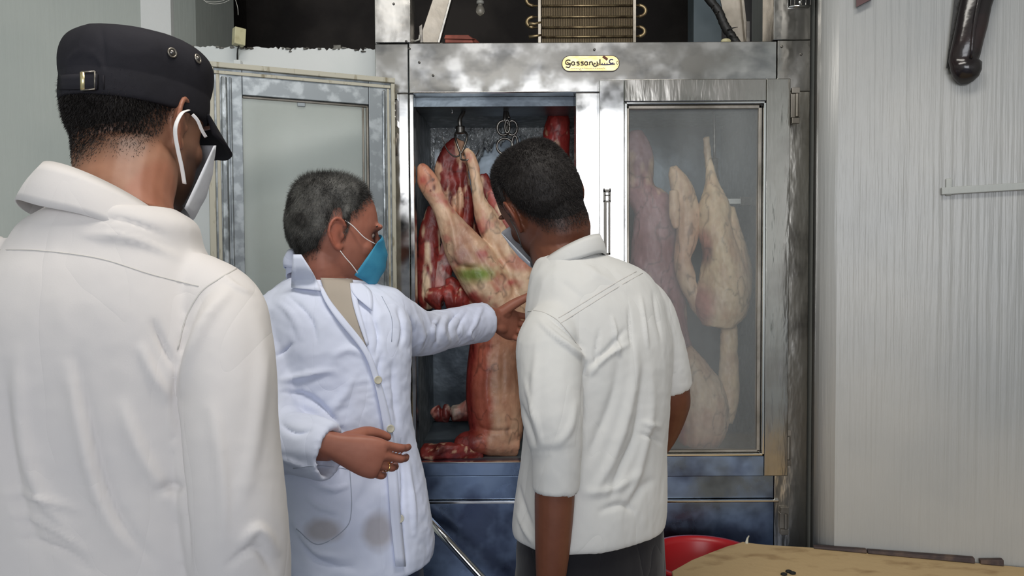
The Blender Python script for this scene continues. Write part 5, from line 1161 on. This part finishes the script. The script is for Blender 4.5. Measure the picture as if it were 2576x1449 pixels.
folds(me, [([(1350, 800), (1400, 850), (1450, 890), (1476, 905)], 7, .007), ([(1370, 790), (1430, 840), (1470, 880)], 6, -.006), ([(1476, 905), (1472, 940), (1466, 1000), (1468, 1080)], 6, -.009), ([(1478, 950), (1520, 900), (1590, 860)], 7, .005), ([(1480, 925), (1530, 880), (1580, 820)], 8, -.005),
  ([(1560, 880), (1540, 1000), (1500, 1100), (1470, 1180)], 14, -.005), ([(1600, 840), (1590, 980), (1540, 1150), (1480, 1260)], 14, .007), ([(1620, 900), (1600, 1080), (1560, 1180), (1530, 1260)], 10, -.006), ([(1640, 900), (1635, 1050), (1600, 1200), (1560, 1300)], 12, .005),
  ([(1610, 1060), (1640, 1070), (1665, 1075)], 7, .004), ([(1600, 1090), (1640, 1100), (1668, 1120)], 6, -.004), ([(1500, 1290), (1560, 1270), (1600, 1290)], 10, -.004), ([(1460, 1240), (1540, 1230), (1620, 1180)], 12, .004), ([(1350, 850), (1345, 1000), (1350, 1100)], 10, .004), ([(1305, 1000), (1335, 1080), (1350, 1128)], 6, -.006), ([(1320, 950), (1350, 1060), (1365, 1125)], 6, .004),
  ([(1450, 1000), (1430, 1080), (1400, 1120)], 9, .004), ([(1540, 790), (1550, 850), (1560, 900)], 5, .005), ([(1580, 770), (1585, 830), (1588, 880)], 4, -.004), ([(1610, 740), (1622, 820), (1630, 880)], 5, .004), ([(1640, 730), (1652, 790), (1665, 860)], 5, -.004), ([(1510, 820), (1500, 880), (1500, 930)], 5, -.004),
  ([(1300, 1200), (1320, 1280), (1345, 1340)], 8, -.005), ([(1300, 1280), (1320, 1330), (1345, 1370)], 6, .004), ([(1440, 650), (1500, 690), (1600, 740)], 10, .002), ([(1400, 700), (1450, 740), (1500, 790)], 10, -.002), ([(1560, 1300), (1600, 1240), (1650, 1200)], 12, -.004)], k=1.35, sharp=.85)
crumple(me, .0022, 9, (1, 1, .4), 41); crumple(me, .0010, 24, (1, 1, .7), 45)
setcol(me, np.ones((len(me.vertices), 3)))
dsc = Drape(me); sh = link('shirt', me, M['shirt_c'], C_)
seams(dsc, sh, M['seam'], [([(1405, 800), (1470, 760), (1560, 705), (1640, 664)], .0010), ([(1412, 812), (1478, 770), (1568, 714), (1640, 675)], .0010), ([(1305, 790), (1350, 782), (1395, 800), (1430, 836), (1462, 880)], .0011)])
collar('collar', Vector((.119, 1.602, 0)), (.84, .54, 0), (.54, -.84, 0), (.069, .069, 1.536, .018, .034), (.081, .079, 1.503, .012, .030), 20, M['shirt_c'], C_, inner=.04)
trousers(C_, .165, 1.565, 1.02, 33, M['navy'])
